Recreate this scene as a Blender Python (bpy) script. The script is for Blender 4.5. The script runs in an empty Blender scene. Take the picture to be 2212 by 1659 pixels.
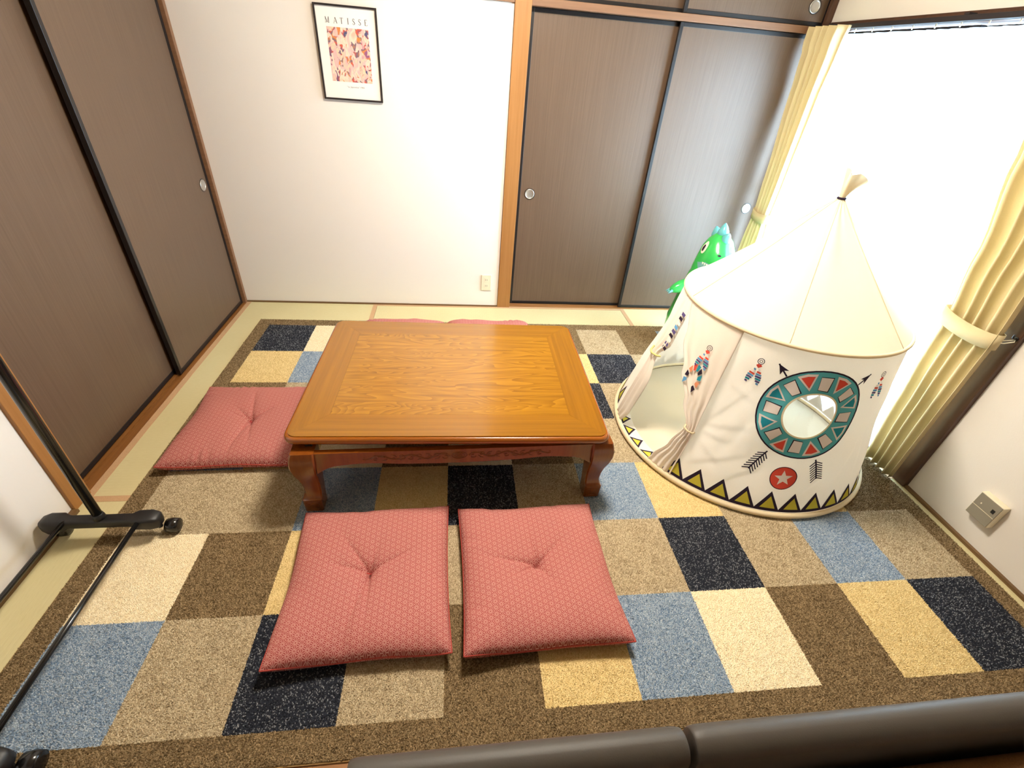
import bpy, bmesh, math, random
import numpy as np
from mathutils import Vector, Matrix
random.seed(7); rng = np.random.default_rng(7)
R = math.radians
scene = bpy.context.scene
COL = scene.collection

# ------------------------------------------------------------------ camera
XL, XR, YB, ZC = -1.412, 2.105, 3.124, 2.42
cam_d = bpy.data.cameras.new('camera'); cam = bpy.data.objects.new('camera', cam_d); COL.objects.link(cam)
cam_d.sensor_width = 36.0; cam_d.lens = 36.0 * 1001.5567 / 2212.0
cam_d.clip_start = 0.02
def _rot(p, y, r):
    Rz = Matrix.Rotation(y, 3, 'Z'); Rx = Matrix.Rotation(p, 3, 'X'); Ry = Matrix.Rotation(r, 3, 'Y')
    return Rz @ Rx @ Ry
_M = _rot(-0.60847, -0.15400, -0.08820)
_r, _f, _u = _M.col[0], _M.col[1], _M.col[2]
cam.matrix_world = Matrix(((_r.x, _u.x, -_f.x, 0), (_r.y, _u.y, -_f.y, 0), (_r.z, _u.z, -_f.z, 1.5), (0, 0, 0, 1)))
scene.camera = cam

# ------------------------------------------------------------------ world, daylight, exposure
w = bpy.data.worlds.new('sky'); scene.world = w; w.use_nodes = True
bg = w.node_tree.nodes['Background']; bg.inputs[0].default_value = (0.57, 0.78, 1.0, 1); bg.inputs[1].default_value = 13.0
pd = bpy.data.lights.new('window_portal', 'AREA'); pd.shape = 'RECTANGLE'; pd.size = 1.70; pd.size_y = 1.76
pd.cycles.is_portal = True
po = bpy.data.objects.new('window_portal', pd); COL.objects.link(po)
po.location = (2.34, 2.21, 0.89); po.rotation_euler = (0, R(90), 0)
LAMP_STRENGTH = 56.0; LAMP_COL = (1.0, 0.91, 0.78)
vs = scene.view_settings
vs.view_transform = 'Standard'; vs.look = 'None'; vs.gamma = 1.0; vs.use_curve_mapping = False; vs.exposure = 1.08
scene.cycles.use_denoising = True
scene.cycles.max_bounces = 8; scene.cycles.transparent_max_bounces = 12; scene.cycles.caustics_reflective = False

# ------------------------------------------------------------------ helpers
def lin(c):
    return tuple(((v / 255) / 12.92 if v / 255 <= 0.04045 else ((v / 255 + 0.055) / 1.055) ** 2.4) for v in c) + (1.0,)

def mat(name, rgb, rough=0.6, spec=0.5, metal=0.0, coat=0.0):
    m = bpy.data.materials.new(name); m.use_nodes = True
    b = m.node_tree.nodes['Principled BSDF']
    b.inputs['Base Color'].default_value = lin(rgb); b.inputs['Roughness'].default_value = rough
    b.inputs['Specular IOR Level'].default_value = spec; b.inputs['Metallic'].default_value = metal
    b.inputs['Coat Weight'].default_value = coat; b.inputs['Coat Roughness'].default_value = 0.12
    return m

class NT:
    """tiny node-tree helper"""
    def __init__(s, m): s.t = m.node_tree; s.b = s.t.nodes['Principled BSDF']
    def n(s, typ, **kw):
        nd = s.t.nodes.new(typ)
        for k, v in kw.items():
            if k.startswith('i_'):
                key = k[2:]; key = int(key) if key.isdigit() else key.replace('_', ' ')
                nd.inputs[key].default_value = v
            else: setattr(nd, k, v)
        return nd
    def l(s, a, b): s.t.links.new(a, b)
    def math(s, op, a, b=None):
        nd = s.t.nodes.new('ShaderNodeMath'); nd.operation = op
        for i, v in enumerate((a, b)):
            if v is None: continue
            if isinstance(v, (int, float)): nd.inputs[i].default_value = v
            else: s.l(v, nd.inputs[i])
        return nd.outputs[0]
    def coords(s, scale=(1, 1, 1), rot=(0, 0, 0)):
        tc = s.n('ShaderNodeTexCoord'); mp = s.n('ShaderNodeMapping')
        mp.inputs['Scale'].default_value = scale; mp.inputs['Rotation'].default_value = rot
        s.l(tc.outputs['Object'], mp.inputs['Vector']); return mp.outputs['Vector']
    def ramp(s, fac, stops):
        r = s.n('ShaderNodeValToRGB'); e = r.color_ramp.elements
        while len(e) < len(stops): e.new(0.5)
        for el, (p, c) in zip(e, stops): el.position = p; el.color = lin(c)
        s.l(fac, r.inputs['Fac']); return r.outputs['Color']
    def bump(s, h, strength=0.3, dist=0.002):
        b = s.n('ShaderNodeBump', i_Strength=strength, i_Distance=dist)
        s.l(h, b.inputs['Height']); s.l(b.outputs['Normal'], s.b.inputs['Normal'])

def grain(name, c1, c2, axis='Z', rough=0.4, fine=90, stretch=2.0, spec=0.5, coat=0.0, bump=0.1, figure=0.0, c3=None):
    """long-fibred wood or laminate"""
    m = mat(name, c1, rough, spec, coat=coat); t = NT(m)
    sc = {'X': (stretch, fine, fine), 'Y': (fine, stretch, fine), 'Z': (fine, fine, stretch)}[axis]
    v = t.coords(sc); nz = t.n('ShaderNodeTexNoise', i_Scale=1.0, i_Detail=4.0, i_Roughness=0.6)
    t.l(v, nz.inputs['Vector']); fac = nz.outputs['Fac']
    if figure:
        sc2 = {'X': (1.6, 9, 9), 'Y': (9, 1.6, 9), 'Z': (9, 9, 1.6)}[axis]
        v2 = t.coords(sc2); n2 = t.n('ShaderNodeTexNoise', i_Scale=1.0, i_Detail=1.5, i_Distortion=0.8)
        t.l(v2, n2.inputs['Vector'])
        rings = t.math('FRACT', t.math('MULTIPLY', n2.outputs['Fac'], 22.0))
        fac = t.math('ADD', t.math('MULTIPLY', fac, 1 - figure), t.math('MULTIPLY', rings, figure))
    stops = [(0.25, c1), (0.75, c2)] if c3 is None else [(0.2, c1), (0.5, c2), (0.8, c3)]
    t.l(t.ramp(fac, stops), t.b.inputs['Base Color'])
    if bump: t.bump(nz.outputs['Fac'], bump, 0.001)
    return m

def link(o, parent=None):
    COL.objects.link(o)
    if parent is not None: o.parent = parent
    return o

def tag(o, label=None, cat=None, group=None, kind=None):
    if label: o['label'] = label
    if cat: o['category'] = cat
    if group: o['group'] = group
    if kind: o['kind'] = kind
    return o

def empty(name, loc=(0, 0, 0), rz=0.0, label=None, cat=None, group=None, kind=None):
    o = bpy.data.objects.new(name, None); o.empty_display_size = 0.05
    o.location = loc; o.rotation_euler = (0, 0, rz); COL.objects.link(o)
    return tag(o, label, cat, group, kind)

def mobj(name, verts, faces, m, parent=None, smooth=False, label=None):
    me = bpy.data.meshes.new(name); me.from_pydata([tuple(v) for v in verts], [], [tuple(f) for f in faces]); me.update()
    if m is not None: me.materials.append(m)
    if smooth: me.polygons.foreach_set('use_smooth', [True] * len(me.polygons))
    o = bpy.data.objects.new(name, me); link(o, parent)
    if label: o['label'] = label
    return o

class MB:
    def __init__(s): s.v = []; s.f = []
    def box(s, x0, x1, y0, y1, z0, z1):
        b = len(s.v)
        s.v += [(x0, y0, z0), (x1, y0, z0), (x1, y1, z0), (x0, y1, z0), (x0, y0, z1), (x1, y0, z1), (x1, y1, z1), (x0, y1, z1)]
        s.f += [(b, b+3, b+2, b+1), (b+4, b+5, b+6, b+7), (b, b+1, b+5, b+4), (b+1, b+2, b+6, b+5), (b+2, b+3, b+7, b+6), (b+3, b, b+4, b+7)]
        return s
    def loft(s, rings, cap0=True, cap1=True, closed=True):
        b = len(s.v); n = len(rings[0])
        for r in rings: s.v += [tuple(p) for p in r]
        for i in range(len(rings) - 1):
            for j in range(n if closed else n - 1):
                k = (j + 1) % n
                s.f.append((b+i*n+j, b+i*n+k, b+(i+1)*n+k, b+(i+1)*n+j))
        if cap0: s.f.append(tuple(b + j for j in reversed(range(n))))
        if cap1: s.f.append(tuple(b + (len(rings)-1)*n + j for j in range(n)))
        return s
    def tube(s, pts, r, n=8, caps=True):
        pts = [Vector(p) for p in pts]; rings = []; up = Vector((0, 0, 1))
        rr = r if isinstance(r, (list, tuple)) else [r] * len(pts)
        a_prev = None
        for i, p in enumerate(pts):
            d = (pts[min(i+1, len(pts)-1)] - pts[max(i-1, 0)]).normalized()
            a = a_prev if a_prev is not None else (up if abs(d.z) < 0.95 else Vector((1, 0, 0)))
            a = (a - d * a.dot(d)).normalized(); b2 = d.cross(a); a_prev = a
            rings.append([p + (a * math.cos(t) + b2 * math.sin(t)) * rr[i] for t in (2*math.pi*k/n for k in range(n))])
        return s.loft(rings, caps, caps)
    def torus(s, c, r, tr, n=72, m=8):
        b = len(s.v)
        for i in range(n):
            t = 2*math.pi*i/n
            for j in range(m):
                p = 2*math.pi*j/m; q = r + tr*math.cos(p)
                s.v.append((c[0]+q*math.cos(t), c[1]+q*math.sin(t), c[2]+tr*math.sin(p)))
        for i in range(n):
            for j in range(m):
                i2, j2 = (i+1) % n, (j+1) % m
                s.f.append((b+i*m+j, b+i2*m+j, b+i2*m+j2, b+i*m+j2))
        return s
    def lathe(s, prof, c=(0, 0, 0), axis='Z', n=24):
        rings = []
        for (r, h) in prof:
            ring = []
            for k in range(n):
                t = 2*math.pi*k/n; a, b2 = r*math.cos(t), r*math.sin(t)
                ring.append({'Z': (c[0]+a, c[1]+b2, c[2]+h), 'X': (c[0]+h, c[1]+a, c[2]+b2), 'Y': (c[0]+a, c[1]+h, c[2]-b2)}[axis])
            rings.append(ring)
        return s.loft(rings)
    def build(s, name, m, parent=None, smooth=False, bevel=0.0, seg=2, label=None):
        o = mobj(name, s.v, s.f, m, parent, smooth, label)
        if bevel:
            md = o.modifiers.new('bevel', 'BEVEL'); md.width = bevel; md.segments = seg; md.limit_method = 'ANGLE'; md.angle_limit = R(40)
        return o

def bx(name, x0, x1, y0, y1, z0, z1, m, parent=None, bevel=0.0, label=None):
    return MB().box(x0, x1, y0, y1, z0, z1).build(name, m, parent, False, bevel, 2, label)

def smooth_angle(o, deg=40):
    me = o.data; me.polygons.foreach_set('use_smooth', [True] * len(me.polygons))
    me.set_sharp_from_angle(angle=R(deg)); return o

def copy_tree(o, parent=None):
    c = o.copy(); COL.objects.link(c); c.parent = parent
    for ch in list(o.children): copy_tree(ch, c)
    return c

# ------------------------------------------------------------------ materials
M_WALL = mat('wallpaper', (238, 231, 222), 0.85, 0.2)
t = NT(M_WALL); nz = t.n('ShaderNodeTexNoise', i_Scale=260.0, i_Detail=3.0); t.l(t.coords(), nz.inputs['Vector'])
t.bump(nz.outputs['Fac'], 0.25, 0.001)
M_CEIL = grain('ceiling_boards', (214, 190, 150), (196, 168, 124), 'Y', 0.7)
M_PANEL = grain('fusuma_laminate', (92, 71, 54), (106, 84, 66), 'Z', 0.42, 200, 3.0, 0.5, bump=0.05)
M_BLACK = mat('black_lacquer', (26, 23, 24), 0.35, 0.5)
M_POST = grain('cedar_post', (152, 102, 50), (172, 120, 66), 'Z', 0.45, 60, 2.2)
M_POST_DK = grain('dark_window_post', (70, 46, 34), (92, 60, 42), 'Z', 0.4, 60, 2.0)
M_LINTEL = grain('lintel_wood', (120, 84, 58), (140, 100, 70), 'X', 0.5, 60, 2.2)
M_SILL_Y = grain('sill_wood', (144, 94, 44), (120, 76, 36), 'Y', 0.45, 70, 2.0)
M_SILL_X = grain('back_sill_wood', (172, 122, 74), (146, 98, 54), 'X', 0.45, 70, 2.0)
M_BASE = grain('tatami_edge_wood', (122, 92, 56), (100, 72, 42), 'Y', 0.5, 70, 2.0)
M_BASEX = grain('tatami_edge_wood_back', (122, 92, 56), (100, 72, 42), 'X', 0.5, 70, 2.0)
M_FLOOR = grain('living_floor', (140, 98, 58), (112, 76, 42), 'X', 0.35, 40, 1.6)
M_SILVER = mat('satin_silver', (205, 202, 196), 0.3, 0.5, 0.85)
M_ALU = mat('window_aluminium', (48, 42, 44), 0.6, 0.3)
M_PLATE = mat('outlet_plastic', (236, 224, 196), 0.45)
M_PLATE_G = mat('grey_outlet_plastic', (150, 142, 126), 0.4)
M_SLOT = mat('slot_dark', (40, 36, 32), 0.6)
M_HERI = grain('mat_border_cloth', (204, 168, 130), (186, 148, 112), 'Y', 0.8, 300, 300, 0.1)

def tatami_mat_material(name, axis):
    m = mat(name, (214, 198, 138), 0.62, 0.3); t = NT(m)
    sc = (1, 1, 1)
    v = t.coords(sc); sx = t.n('ShaderNodeSeparateXYZ'); t.l(v, sx.inputs[0])
    u = sx.outputs[axis]
    rib = t.math('ABSOLUTE', t.math('SINE', t.math('MULTIPLY', u, math.pi / 0.0155)))
    rib2 = t.math('POWER', rib, 0.35)
    st = [40, 40, 40]; st[axis] = 500
    nz = t.n('ShaderNodeTexNoise', i_Scale=1.0, i_Detail=3.0); t.l(t.coords(tuple(st)), nz.inputs['Vector'])
    nl = t.n('ShaderNodeTexNoise', i_Scale=3.0, i_Detail=2.0); t.l(t.coords(), nl.inputs['Vector'])
    f = t.math('ADD', 0.24, t.math('ADD', t.math('MULTIPLY', nz.outputs['Fac'], 0.4), t.math('MULTIPLY', nl.outputs['Fac'], 0.3)))
    t.l(t.ramp(f, [(0.15, (184, 170, 122)), (0.55, (208, 196, 150)), (0.9, (220, 210, 166))]), t.b.inputs['Base Color'])
    t.bump(rib2, 0.35, 0.0008); return m
M_TAT_X = tatami_mat_material('tatami_reed_x', 0)
M_TAT_Y = tatami_mat_material('tatami_reed_y', 1)

# ------------------------------------------------------------------ floor
fl = tag(bx('floor', XL - 0.12, XR + 0.12, -2.2, YB + 0.9, -0.12, -0.03, M_FLOOR), 'straw tatami mat floor with woven brown borders', 'floor', kind='structure')
S1, S2, Y1, Y2 = -0.535, 1.262, 2.247, 1.373; Y0 = 0.495; XM = 0.35
def tatami(x0, x1, y0, y1, along):
    g = 0.0007
    mt = bx('tatami_mat', x0 + g, x1 - g, y0 + g, y1 - g, -0.03, 0.0, M_TAT_X if along == 'x' else M_TAT_Y, fl)
    if along == 'x':
        for ya in (y0 + g, y1 - g - 0.028): bx('border_cloth', x0 + g, x1 - g, ya, ya + 0.028, -0.001, 0.0012, M_HERI, mt)
    else:
        for xa in (x0 + g, x1 - g - 0.028): bx('border_cloth', xa, xa + 0.028, y0 + g, y1 - g, -0.001, 0.0012, M_HERI, mt)
tatami(XL, S1, Y2, YB, 'y'); tatami(S1, S2, Y1, YB, 'x'); tatami(S2, XR, Y2, YB, 'y')
tatami(S1, S2, Y2, Y1, 'x'); tatami(XL, XM, Y0, Y2, 'x'); tatami(XM, XR, Y0, Y2, 'x')
for i in range(14):
    y1 = 0.41 - i * 0.18
    bx('floor_plank', XL, XR, y1 - 0.178, y1, -0.03, -0.001, M_FLOOR, fl, 0.001)
tag(bx('trim_1', XL, XR, 0.412, Y0 - 0.001, -0.03, 0.0, M_SILL_X, None, 0.002), 'wooden threshold strip along the front of the tatami', 'threshold', kind='structure')

# ------------------------------------------------------------------ walls, ceiling
PY0, PY1 = 1.303, 1.392          # left post
WY0, WY1 = 1.362, 3.06           # window opening
def wallbox(name, label, boxes):
    b = MB()
    for q in boxes: b.box(*q)
    return tag(b.build(name, M_WALL), label, 'wall', kind='structure')
wallbox('wall_back', 'white papered wall carrying the framed poster', [(XL - 0.02, 0.32, YB, YB + 0.12, 0.0, ZC)])
wallbox('wall_left', 'white papered wall beside the garment rack', [(XL - 0.12, XL, -2.2, PY0, 0.0, ZC), (XL - 0.12, XL - 0.005, PY1, YB, 1.80, ZC), (XL - 0.12, XL - 0.021, YB, YB + 0.15, -0.03, ZC)])
wallbox('wall_right', 'off-white wall around the curtained window', [(XR, XR + 0.12, -2.2, 1.292, 0.0, ZC), (XR, XR + 0.12, 1.292, YB, 1.80, ZC), (XR, XR + 0.12, WY1 + 0.03, YB, 0.0, 1.80), (XR, XR + 0.12, YB, YB + 0.15, -0.03, ZC)])
wallbox('wall_front', 'plain white wall of the room behind the sofa', [(XL - 0.12, XR + 0.12, -2.3, -2.2, -0.03, ZC)])
cl = tag(bx('ceiling', XL - 0.12, XR + 0.12, -2.3, YB + 0.9, ZC, ZC + 0.08, M_CEIL), 'pale boarded ceiling above the room', 'ceiling', kind='structure')
# posts and lintels
tag(bx('trim_2', XL - 0.10, XL + 0.012, PY0, PY1, 0.0, ZC, M_POST, None, 0.002), 'orange-brown cedar post beside the white wall and garment rack', 'post', kind='structure')
tag(bx('trim_3', 0.322, 0.412, YB - 0.012, YB + 0.12, 0.0, ZC, M_POST, None, 0.002), 'orange-brown cedar post between poster wall and closet doors', 'post', kind='structure')
tag(bx('trim_4', XL - 0.03, XL + 0.0, YB - 0.028, YB - 0.001, 0.0, ZC, M_LINTEL, None, 0.002), 'narrow red-brown strip in the corner beside the sliding door', 'corner strip', kind='structure')
tag(bx('trim_5', 0.413, XR, YB - 0.004, YB + 0.10, 1.742, 1.777, M_LINTEL, None, 0.002), 'brown wooden lintel above the closet doors', 'lintel', kind='structure')
tag(bx('trim_6', XL, 0.321, YB - 0.012, YB - 0.0005, 1.746, 1.800, M_LINTEL, None, 0.002), 'thin brown picture rail above the framed poster', 'rail', kind='structure')
tag(bx('trim_7', XL - 0.10, XL - 0.001, PY1 + 0.001, YB - 0.03, 1.742, 1.80, M_SILL_Y, None, 0.002), 'wooden head track above the side sliding doors', 'lintel', kind='structure')
tag(bx('trim_8', XR - 0.035, XR - 0.001, YB - 0.035, YB - 0.006, 1.60, ZC, M_POST_DK, None, 0.002), 'dark strip in the corner above the gathered curtain', 'corner strip', kind='structure')
# left sill with two grooves, back sill
b = MB(); xs = [XL - 0.10, XL - 0.078, XL - 0.057, XL - 0.041, XL - 0.020, XL - 0.0005]
for i in range(5): b.box(xs[i], xs[i+1], PY1 + 0.001, YB - 0.029, -0.03, 0.004 if i % 2 == 0 else -0.004)
tag(b.build('trim_9', M_SILL_Y), 'grooved orange-brown sill under the side sliding doors', 'sill', kind='structure')
b = MB(); ys = [YB + 0.0005, YB + 0.014, YB + 0.034, YB + 0.046, YB + 0.066, YB + 0.10]
for i in range(5): b.box(0.413, XR, ys[i], ys[i+1], -0.03, 0.006 if i % 2 == 0 else -0.004)
tag(b.build('trim_10', M_SILL_X), 'grooved brown sill under the closet doors', 'sill', kind='structure')
tag(bx('baseboard_back', XL + 0.001, 0.321, YB - 0.009, YB - 0.0005, 0.0, 0.010, M_BASEX), 'thin brown strip at the foot of the poster wall', 'baseboard', kind='structure')
tag(bx('baseboard_left', XL + 0.0005, XL + 0.024, Y0, PY0 - 0.001, 0.0, 0.012, M_BASE), 'brown strip at the foot of the wall by the rack', 'baseboard', kind='structure')
tag(bx('baseboard_right', XR - 0.016, XR - 0.0005, Y0, 1.290, 0.0, 0.012, M_BASE), 'thin brown strip at the foot of the wall with the grey outlet', 'baseboard', kind='structure')

# ------------------------------------------------------------------ sliding doors
def handle(parent, p, axis, r=0.031):
    """round recessed pull: outer rim and dished cup, facing -Y or +X"""
    s = -1 if axis == 'Y' else 1
    rim = [(r - 0.007, 0.0), (r - 0.0065, 0.0035*s), (r - 0.003, 0.0042*s), (r, 0.003*s), (r + 0.001, 0.0)]
    o = MB(); rings = []
    for (rr, h) in rim + [(r - 0.007, 0.0)]:
        rings.append([(p[0]+h, p[1]+rr*math.cos(a), p[2]+rr*math.sin(a)) if axis == 'X' else (p[0]+rr*math.cos(a), p[1]+h, p[2]+rr*math.sin(a)) for a in (2*math.pi*k/28 for k in range(28))])
    o.loft(rings, False, False)
    h = o.build('handle', M_SILVER, parent, True)
    c = MB(); rings = []
    for (rr, hh) in [(r - 0.0065, 0.0022*s), (r - 0.009, 0.0014*s), (0.008, 0.0011*s), (0.0005, 0.0011*s)]:
        rings.append([(p[0]+hh, p[1]+rr*math.cos(a), p[2]+rr*math.sin(a)) if axis == 'X' else (p[0]+rr*math.cos(a), p[1]+hh, p[2]+rr*math.sin(a)) for a in (2*math.pi*k/28 for k in range(28))])
    c.loft(rings, False, True); c.build('handle_cup', M_SILVER, h, True)
    k = MB(); rings = []
    for rr in (r + 0.0012, r + 0.0045):
        rings.append([(p[0]+0.0006*s, p[1]+rr*math.cos(a), p[2]+rr*math.sin(a)) if axis == 'X' else (p[0]+rr*math.cos(a), p[1]+0.0006*s, p[2]+rr*math.sin(a)) for a in (2*math.pi*k2/28 for k2 in range(28))])
    k.loft(rings, False, False); k.build('handle_ring', M_BLACK, h)

def fusuma(name, label, axis, a0, a1, front, z0, z1, knob, frame=0.020, th=0.020):
    """axis 'Y': door in the plane y=front (faces -Y) running a0..a1 in x; axis 'X': plane x=front (faces +X) running in y"""
    d = empty(name, label=label, cat='door', kind='structure')
    if axis == 'Y': bb = lambda p0, p1, q0, q1, e: (p0, p1, front - e, front + th, q0, q1)
    else: bb = lambda p0, p1, q0, q1, e: (front - th, front + e, p0, p1, q0, q1)
    bx('panel', *bb(a0 + frame, a1 - frame, z0 + frame, z1 - frame, -0.003), M_PANEL, d)
    for s0 in (a0, a1 - frame): bx('stile', *bb(s0, s0 + frame, z0, z1, 0.0), M_BLACK, d, 0.0015)
    for r0 in (z0, z1 - frame): bx('rail', *bb(a0 + frame, a1 - frame, r0, r0 + frame, 0.0), M_BLACK, d, 0.0015)
    if knob:
        f2 = front + 0.003 if axis == 'Y' else front - 0.003
        handle(d, (knob[0], f2, knob[1]) if axis == 'Y' else (f2, knob[0], knob[1]), axis)
    return d
fusuma('door_1', 'brown wood-grain closet sliding door next to the cedar post', 'Y', 0.416, 1.30, YB + 0.046, 0.008, 1.740, (0.497, 0.788))
fusuma('door_2', 'brown wood-grain closet sliding door half hidden by the gathered curtain', 'Y', 1.252, 2.098, YB + 0.014, 0.008, 1.740, (2.014, 0.775))
fusuma('door_3', 'low upper cabinet sliding door above the closet door by the post', 'Y', 0.416, 1.30, YB + 0.046, 1.779, 2.38, (0.497, 1.87))
fusuma('door_4', 'low upper cabinet sliding door above the gathered curtain', 'Y', 1.252, 2.098, YB + 0.014, 1.779, 2.38, (2.006, 1.865))
fusuma('door_5', 'brown side sliding door in the rear track beside the cedar post', 'X', PY1 + 0.004, 2.27, XL - 0.057, 0.006, 1.741, (1.48, 0.78), frame=0.022)
fusuma('door_6', 'brown side sliding door in the front track beside the poster wall', 'X', 2.205, YB - 0.031, XL - 0.020, 0.006, 1.741, (3.018, 0.778), frame=0.022, th=0.022)
tag(bx('trim_11', 0.413, XR, YB + 0.11, YB + 0.13, -0.03, ZC, M_WALL), 'plain back of the closet behind the sliding doors', 'closet back', kind='structure')
tag(bx('trim_12', XL - 0.12, XL - 0.101, PY1, YB, -0.03, 1.80, M_WALL), 'plain backing behind the side sliding doors', 'door backing', kind='structure')
tag(bx('trim_13', XL - 0.02, XR + 0.12, YB + 0.131, YB + 0.15, -0.03, ZC, M_WALL), 'outer shell behind the closet', 'wall shell', kind='structure')

# ------------------------------------------------------------------ window
win = empty('window_1', (0, 0, 0), 0, 'tall sliding window with dark frame behind the lace curtain', 'window', kind='structure')
bx('window_post', XR - 0.022, XR + 0.12, 1.292, WY0, 0.0, 1.80, M_POST_DK, win, 0.003)
bx('window_head', XR - 0.001, XR + 0.12, WY0 + 0.001, WY1 + 0.03, 1.762, 1.80, M_POST_DK, win, 0.003)
bx('window_jamb', XR - 0.006, XR + 0.12, WY1, WY1 + 0.03, 0.0, 1.76, M_POST_DK, win, 0.003)
bx('window_sill', XR - 0.006, XR + 0.12, WY0 + 0.001, WY1 - 0.001, -0.03, 0.02, M_POST_DK, win, 0.003)
M_GLASS = bpy.data.materials.new('window_glass'); M_GLASS.use_nodes = True
nt = M_GLASS.node_tree; nt.nodes.clear()
o_ = nt.nodes.new('ShaderNodeOutputMaterial'); mx = nt.nodes.new('ShaderNodeMixShader'); tr = nt.nodes.new('ShaderNodeBsdfTransparent'); gl = nt.nodes.new('ShaderNodeBsdfGlossy')
tr.inputs[0].default_value = (0.96, 0.98, 0.97, 1); gl.inputs['Roughness'].default_value = 0.02; mx.inputs[0].default_value = 0.06
nt.links.new(tr.outputs[0], mx.inputs[1]); nt.links.new(gl.outputs[0], mx.inputs[2]); nt.links.new(mx.outputs[0], o_.inputs[0])
wm = (WY0 + WY1) / 2
for (y0, y1, x0) in ((WY0 + 0.004, wm + 0.03, XR + 0.07), (wm - 0.03, WY1 - 0.004, XR + 0.035)):
    sash = MB()
    for q in ((y0, y0 + 0.04, 0.024, 1.756), (y1 - 0.04, y1, 0.024, 1.756)): sash.box(x0, x0 + 0.028, *q)
    for (za, zb) in ((0.024, 0.084), (0.86, 0.90), (1.716, 1.756)): sash.box(x0, x0 + 0.028, y0 + 0.04, y1 - 0.04, za, zb)
    s = sash.build('sash', M_ALU, win)
    for (za, zb) in ((0.084, 0.86), (0.90, 1.716)): bx('pane', x0 + 0.012, x0 + 0.016, y0 + 0.04, y1 - 0.04, za, zb, M_GLASS, s)

# ------------------------------------------------------------------ curtains
def fabric(name, rgb, transl=0.3, rough=0.85, var=0.06):
    m = bpy.data.materials.new(name); m.use_nodes = True; nt = m.node_tree; nt.nodes.clear()
    out = nt.nodes.new('ShaderNodeOutputMaterial'); d = nt.nodes.new('ShaderNodeBsdfDiffuse'); tl = nt.nodes.new('ShaderNodeBsdfTranslucent'); mx = nt.nodes.new('ShaderNodeMixShader')
    tc = nt.nodes.new('ShaderNodeTexCoord'); nz = nt.nodes.new('ShaderNodeTexNoise'); nz.inputs['Scale'].default_value = 350; nz.inputs['Detail'].default_value = 2
    hs = nt.nodes.new('ShaderNodeHueSaturation'); hs.inputs['Color'].default_value = lin(rgb)
    mr = nt.nodes.new('ShaderNodeMapRange'); mr.inputs[3].default_value = 1 - var; mr.inputs[4].default_value = 1 + var
    nt.links.new(tc.outputs['Object'], nz.inputs['Vector']); nt.links.new(nz.outputs['Fac'], mr.inputs[0]); nt.links.new(mr.outputs[0], hs.inputs['Value'])
    nt.links.new(hs.outputs[0], d.inputs[0]); nt.links.new(hs.outputs[0], tl.inputs[0]); mx.inputs[0].default_value = transl
    nt.links.new(d.outputs[0], mx.inputs[1]); nt.links.new(tl.outputs[0], mx.inputs[2]); nt.links.new(mx.outputs[0], out.inputs[0])
    return m
M_CURT = fabric('curtain_cloth', (226, 208, 164), 0.16)
M_LACE = bpy.data.materials.new('lace_voile'); M_LACE.use_nodes = True; nt = M_LACE.node_tree; nt.nodes.clear()
o_ = nt.nodes.new('ShaderNodeOutputMaterial'); tl = nt.nodes.new('ShaderNodeBsdfTranslucent'); tr = nt.nodes.new('ShaderNodeBsdfTransparent'); mx = nt.nodes.new('ShaderNodeMixShader')
tl.inputs[0].default_value = (0.93, 0.94, 0.95, 1); mx.inputs[0].default_value = 0.38
nt.links.new(tl.outputs[0], mx.inputs[1]); nt.links.new(tr.outputs[0], mx.inputs[2]); nt.links.new(mx.outputs[0], o_.inputs[0])

def interp(tab, z):
    for (z0, a), (z1, b2) in zip(tab, tab[1:]):
        if z0 <= z <= z1:
            k = (z - z0) / (z1 - z0); k = k * k * (3 - 2 * k)
            return tuple(x + (y - x) * k for x, y in zip(a, b2))
    return tab[-1][1] if z > tab[-1][0] else tab[0][1]

def drape(name, tab, x0, nfold, mtl, parent, zs, nu=120, seed=0, sharp=0.0, solid=0.0015):
    """tab: (z,(y_left,y_right,amplitude,x_shift))"""
    rr = random.Random(seed); ph = [rr.uniform(-0.5, 0.5) for _ in range(6)]
    V = []; F = []
    for z in zs:
        yl, yr, A, dx = interp(tab, z)
        for i in range(nu + 1):
            u = i / nu
            uu = u + 0.02 * math.sin(6.3 * u * 2 + ph[0]) + 0.012 * math.sin(6.3 * u * 5 + ph[1])
            s = math.sin(2 * math.pi * nfold * uu + ph[2] + 0.15 * math.sin(z * 3 + ph[3]))
            s = math.copysign(abs(s) ** (1 - sharp), s)
            V.append((x0 + dx + A * s, yl + (yr - yl) * u + 0.10 * A * math.cos(2 * math.pi * nfold * uu * 2 + ph[4]), z))
    n = nu + 1
    for j in range(len(zs) - 1):
        for i in range(nu): F.append((j*n+i, j*n+i+1, (j+1)*n+i+1, (j+1)*n+i))
    o = mobj(name, V, F, mtl, parent, True)
    if solid:
        md = o.modifiers.new('cloth', 'SOLIDIFY'); md.thickness = solid; md.offset = 0
    return o
def lsp(a, b, n): return [a + (b - a) * i / (n - 1) for i in range(n)]

rail = empty('curtain_rail', (XR - 0.02, 2.2, 1.775), 0, 'dark double curtain rail fixed above the window', 'curtain rail')
MB().box(-0.018, -0.005, -0.86, 0.90, -0.012, 0.008).build('front_rail', M_ALU, rail, False, 0.002)
MB().box(0.004, 0.014, -0.86, 0.90, -0.012, 0.008).build('rear_rail', M_ALU, rail, False, 0.002)
for yy in (-0.80, 0.0, 0.84): MB().box(-0.018, 0.017, yy - 0.012, yy + 0.012, 0.009, 0.016).build('bracket', M_ALU, rail)
for k in range(13):
    yy = -0.72 + k * 0.125
    MB().tube([(0.009, yy, -0.012), (0.009, yy, -0.022), (0.011, yy + 0.004, -0.028)], 0.003, 6).build('glider', M_PLATE, rail)

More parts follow.
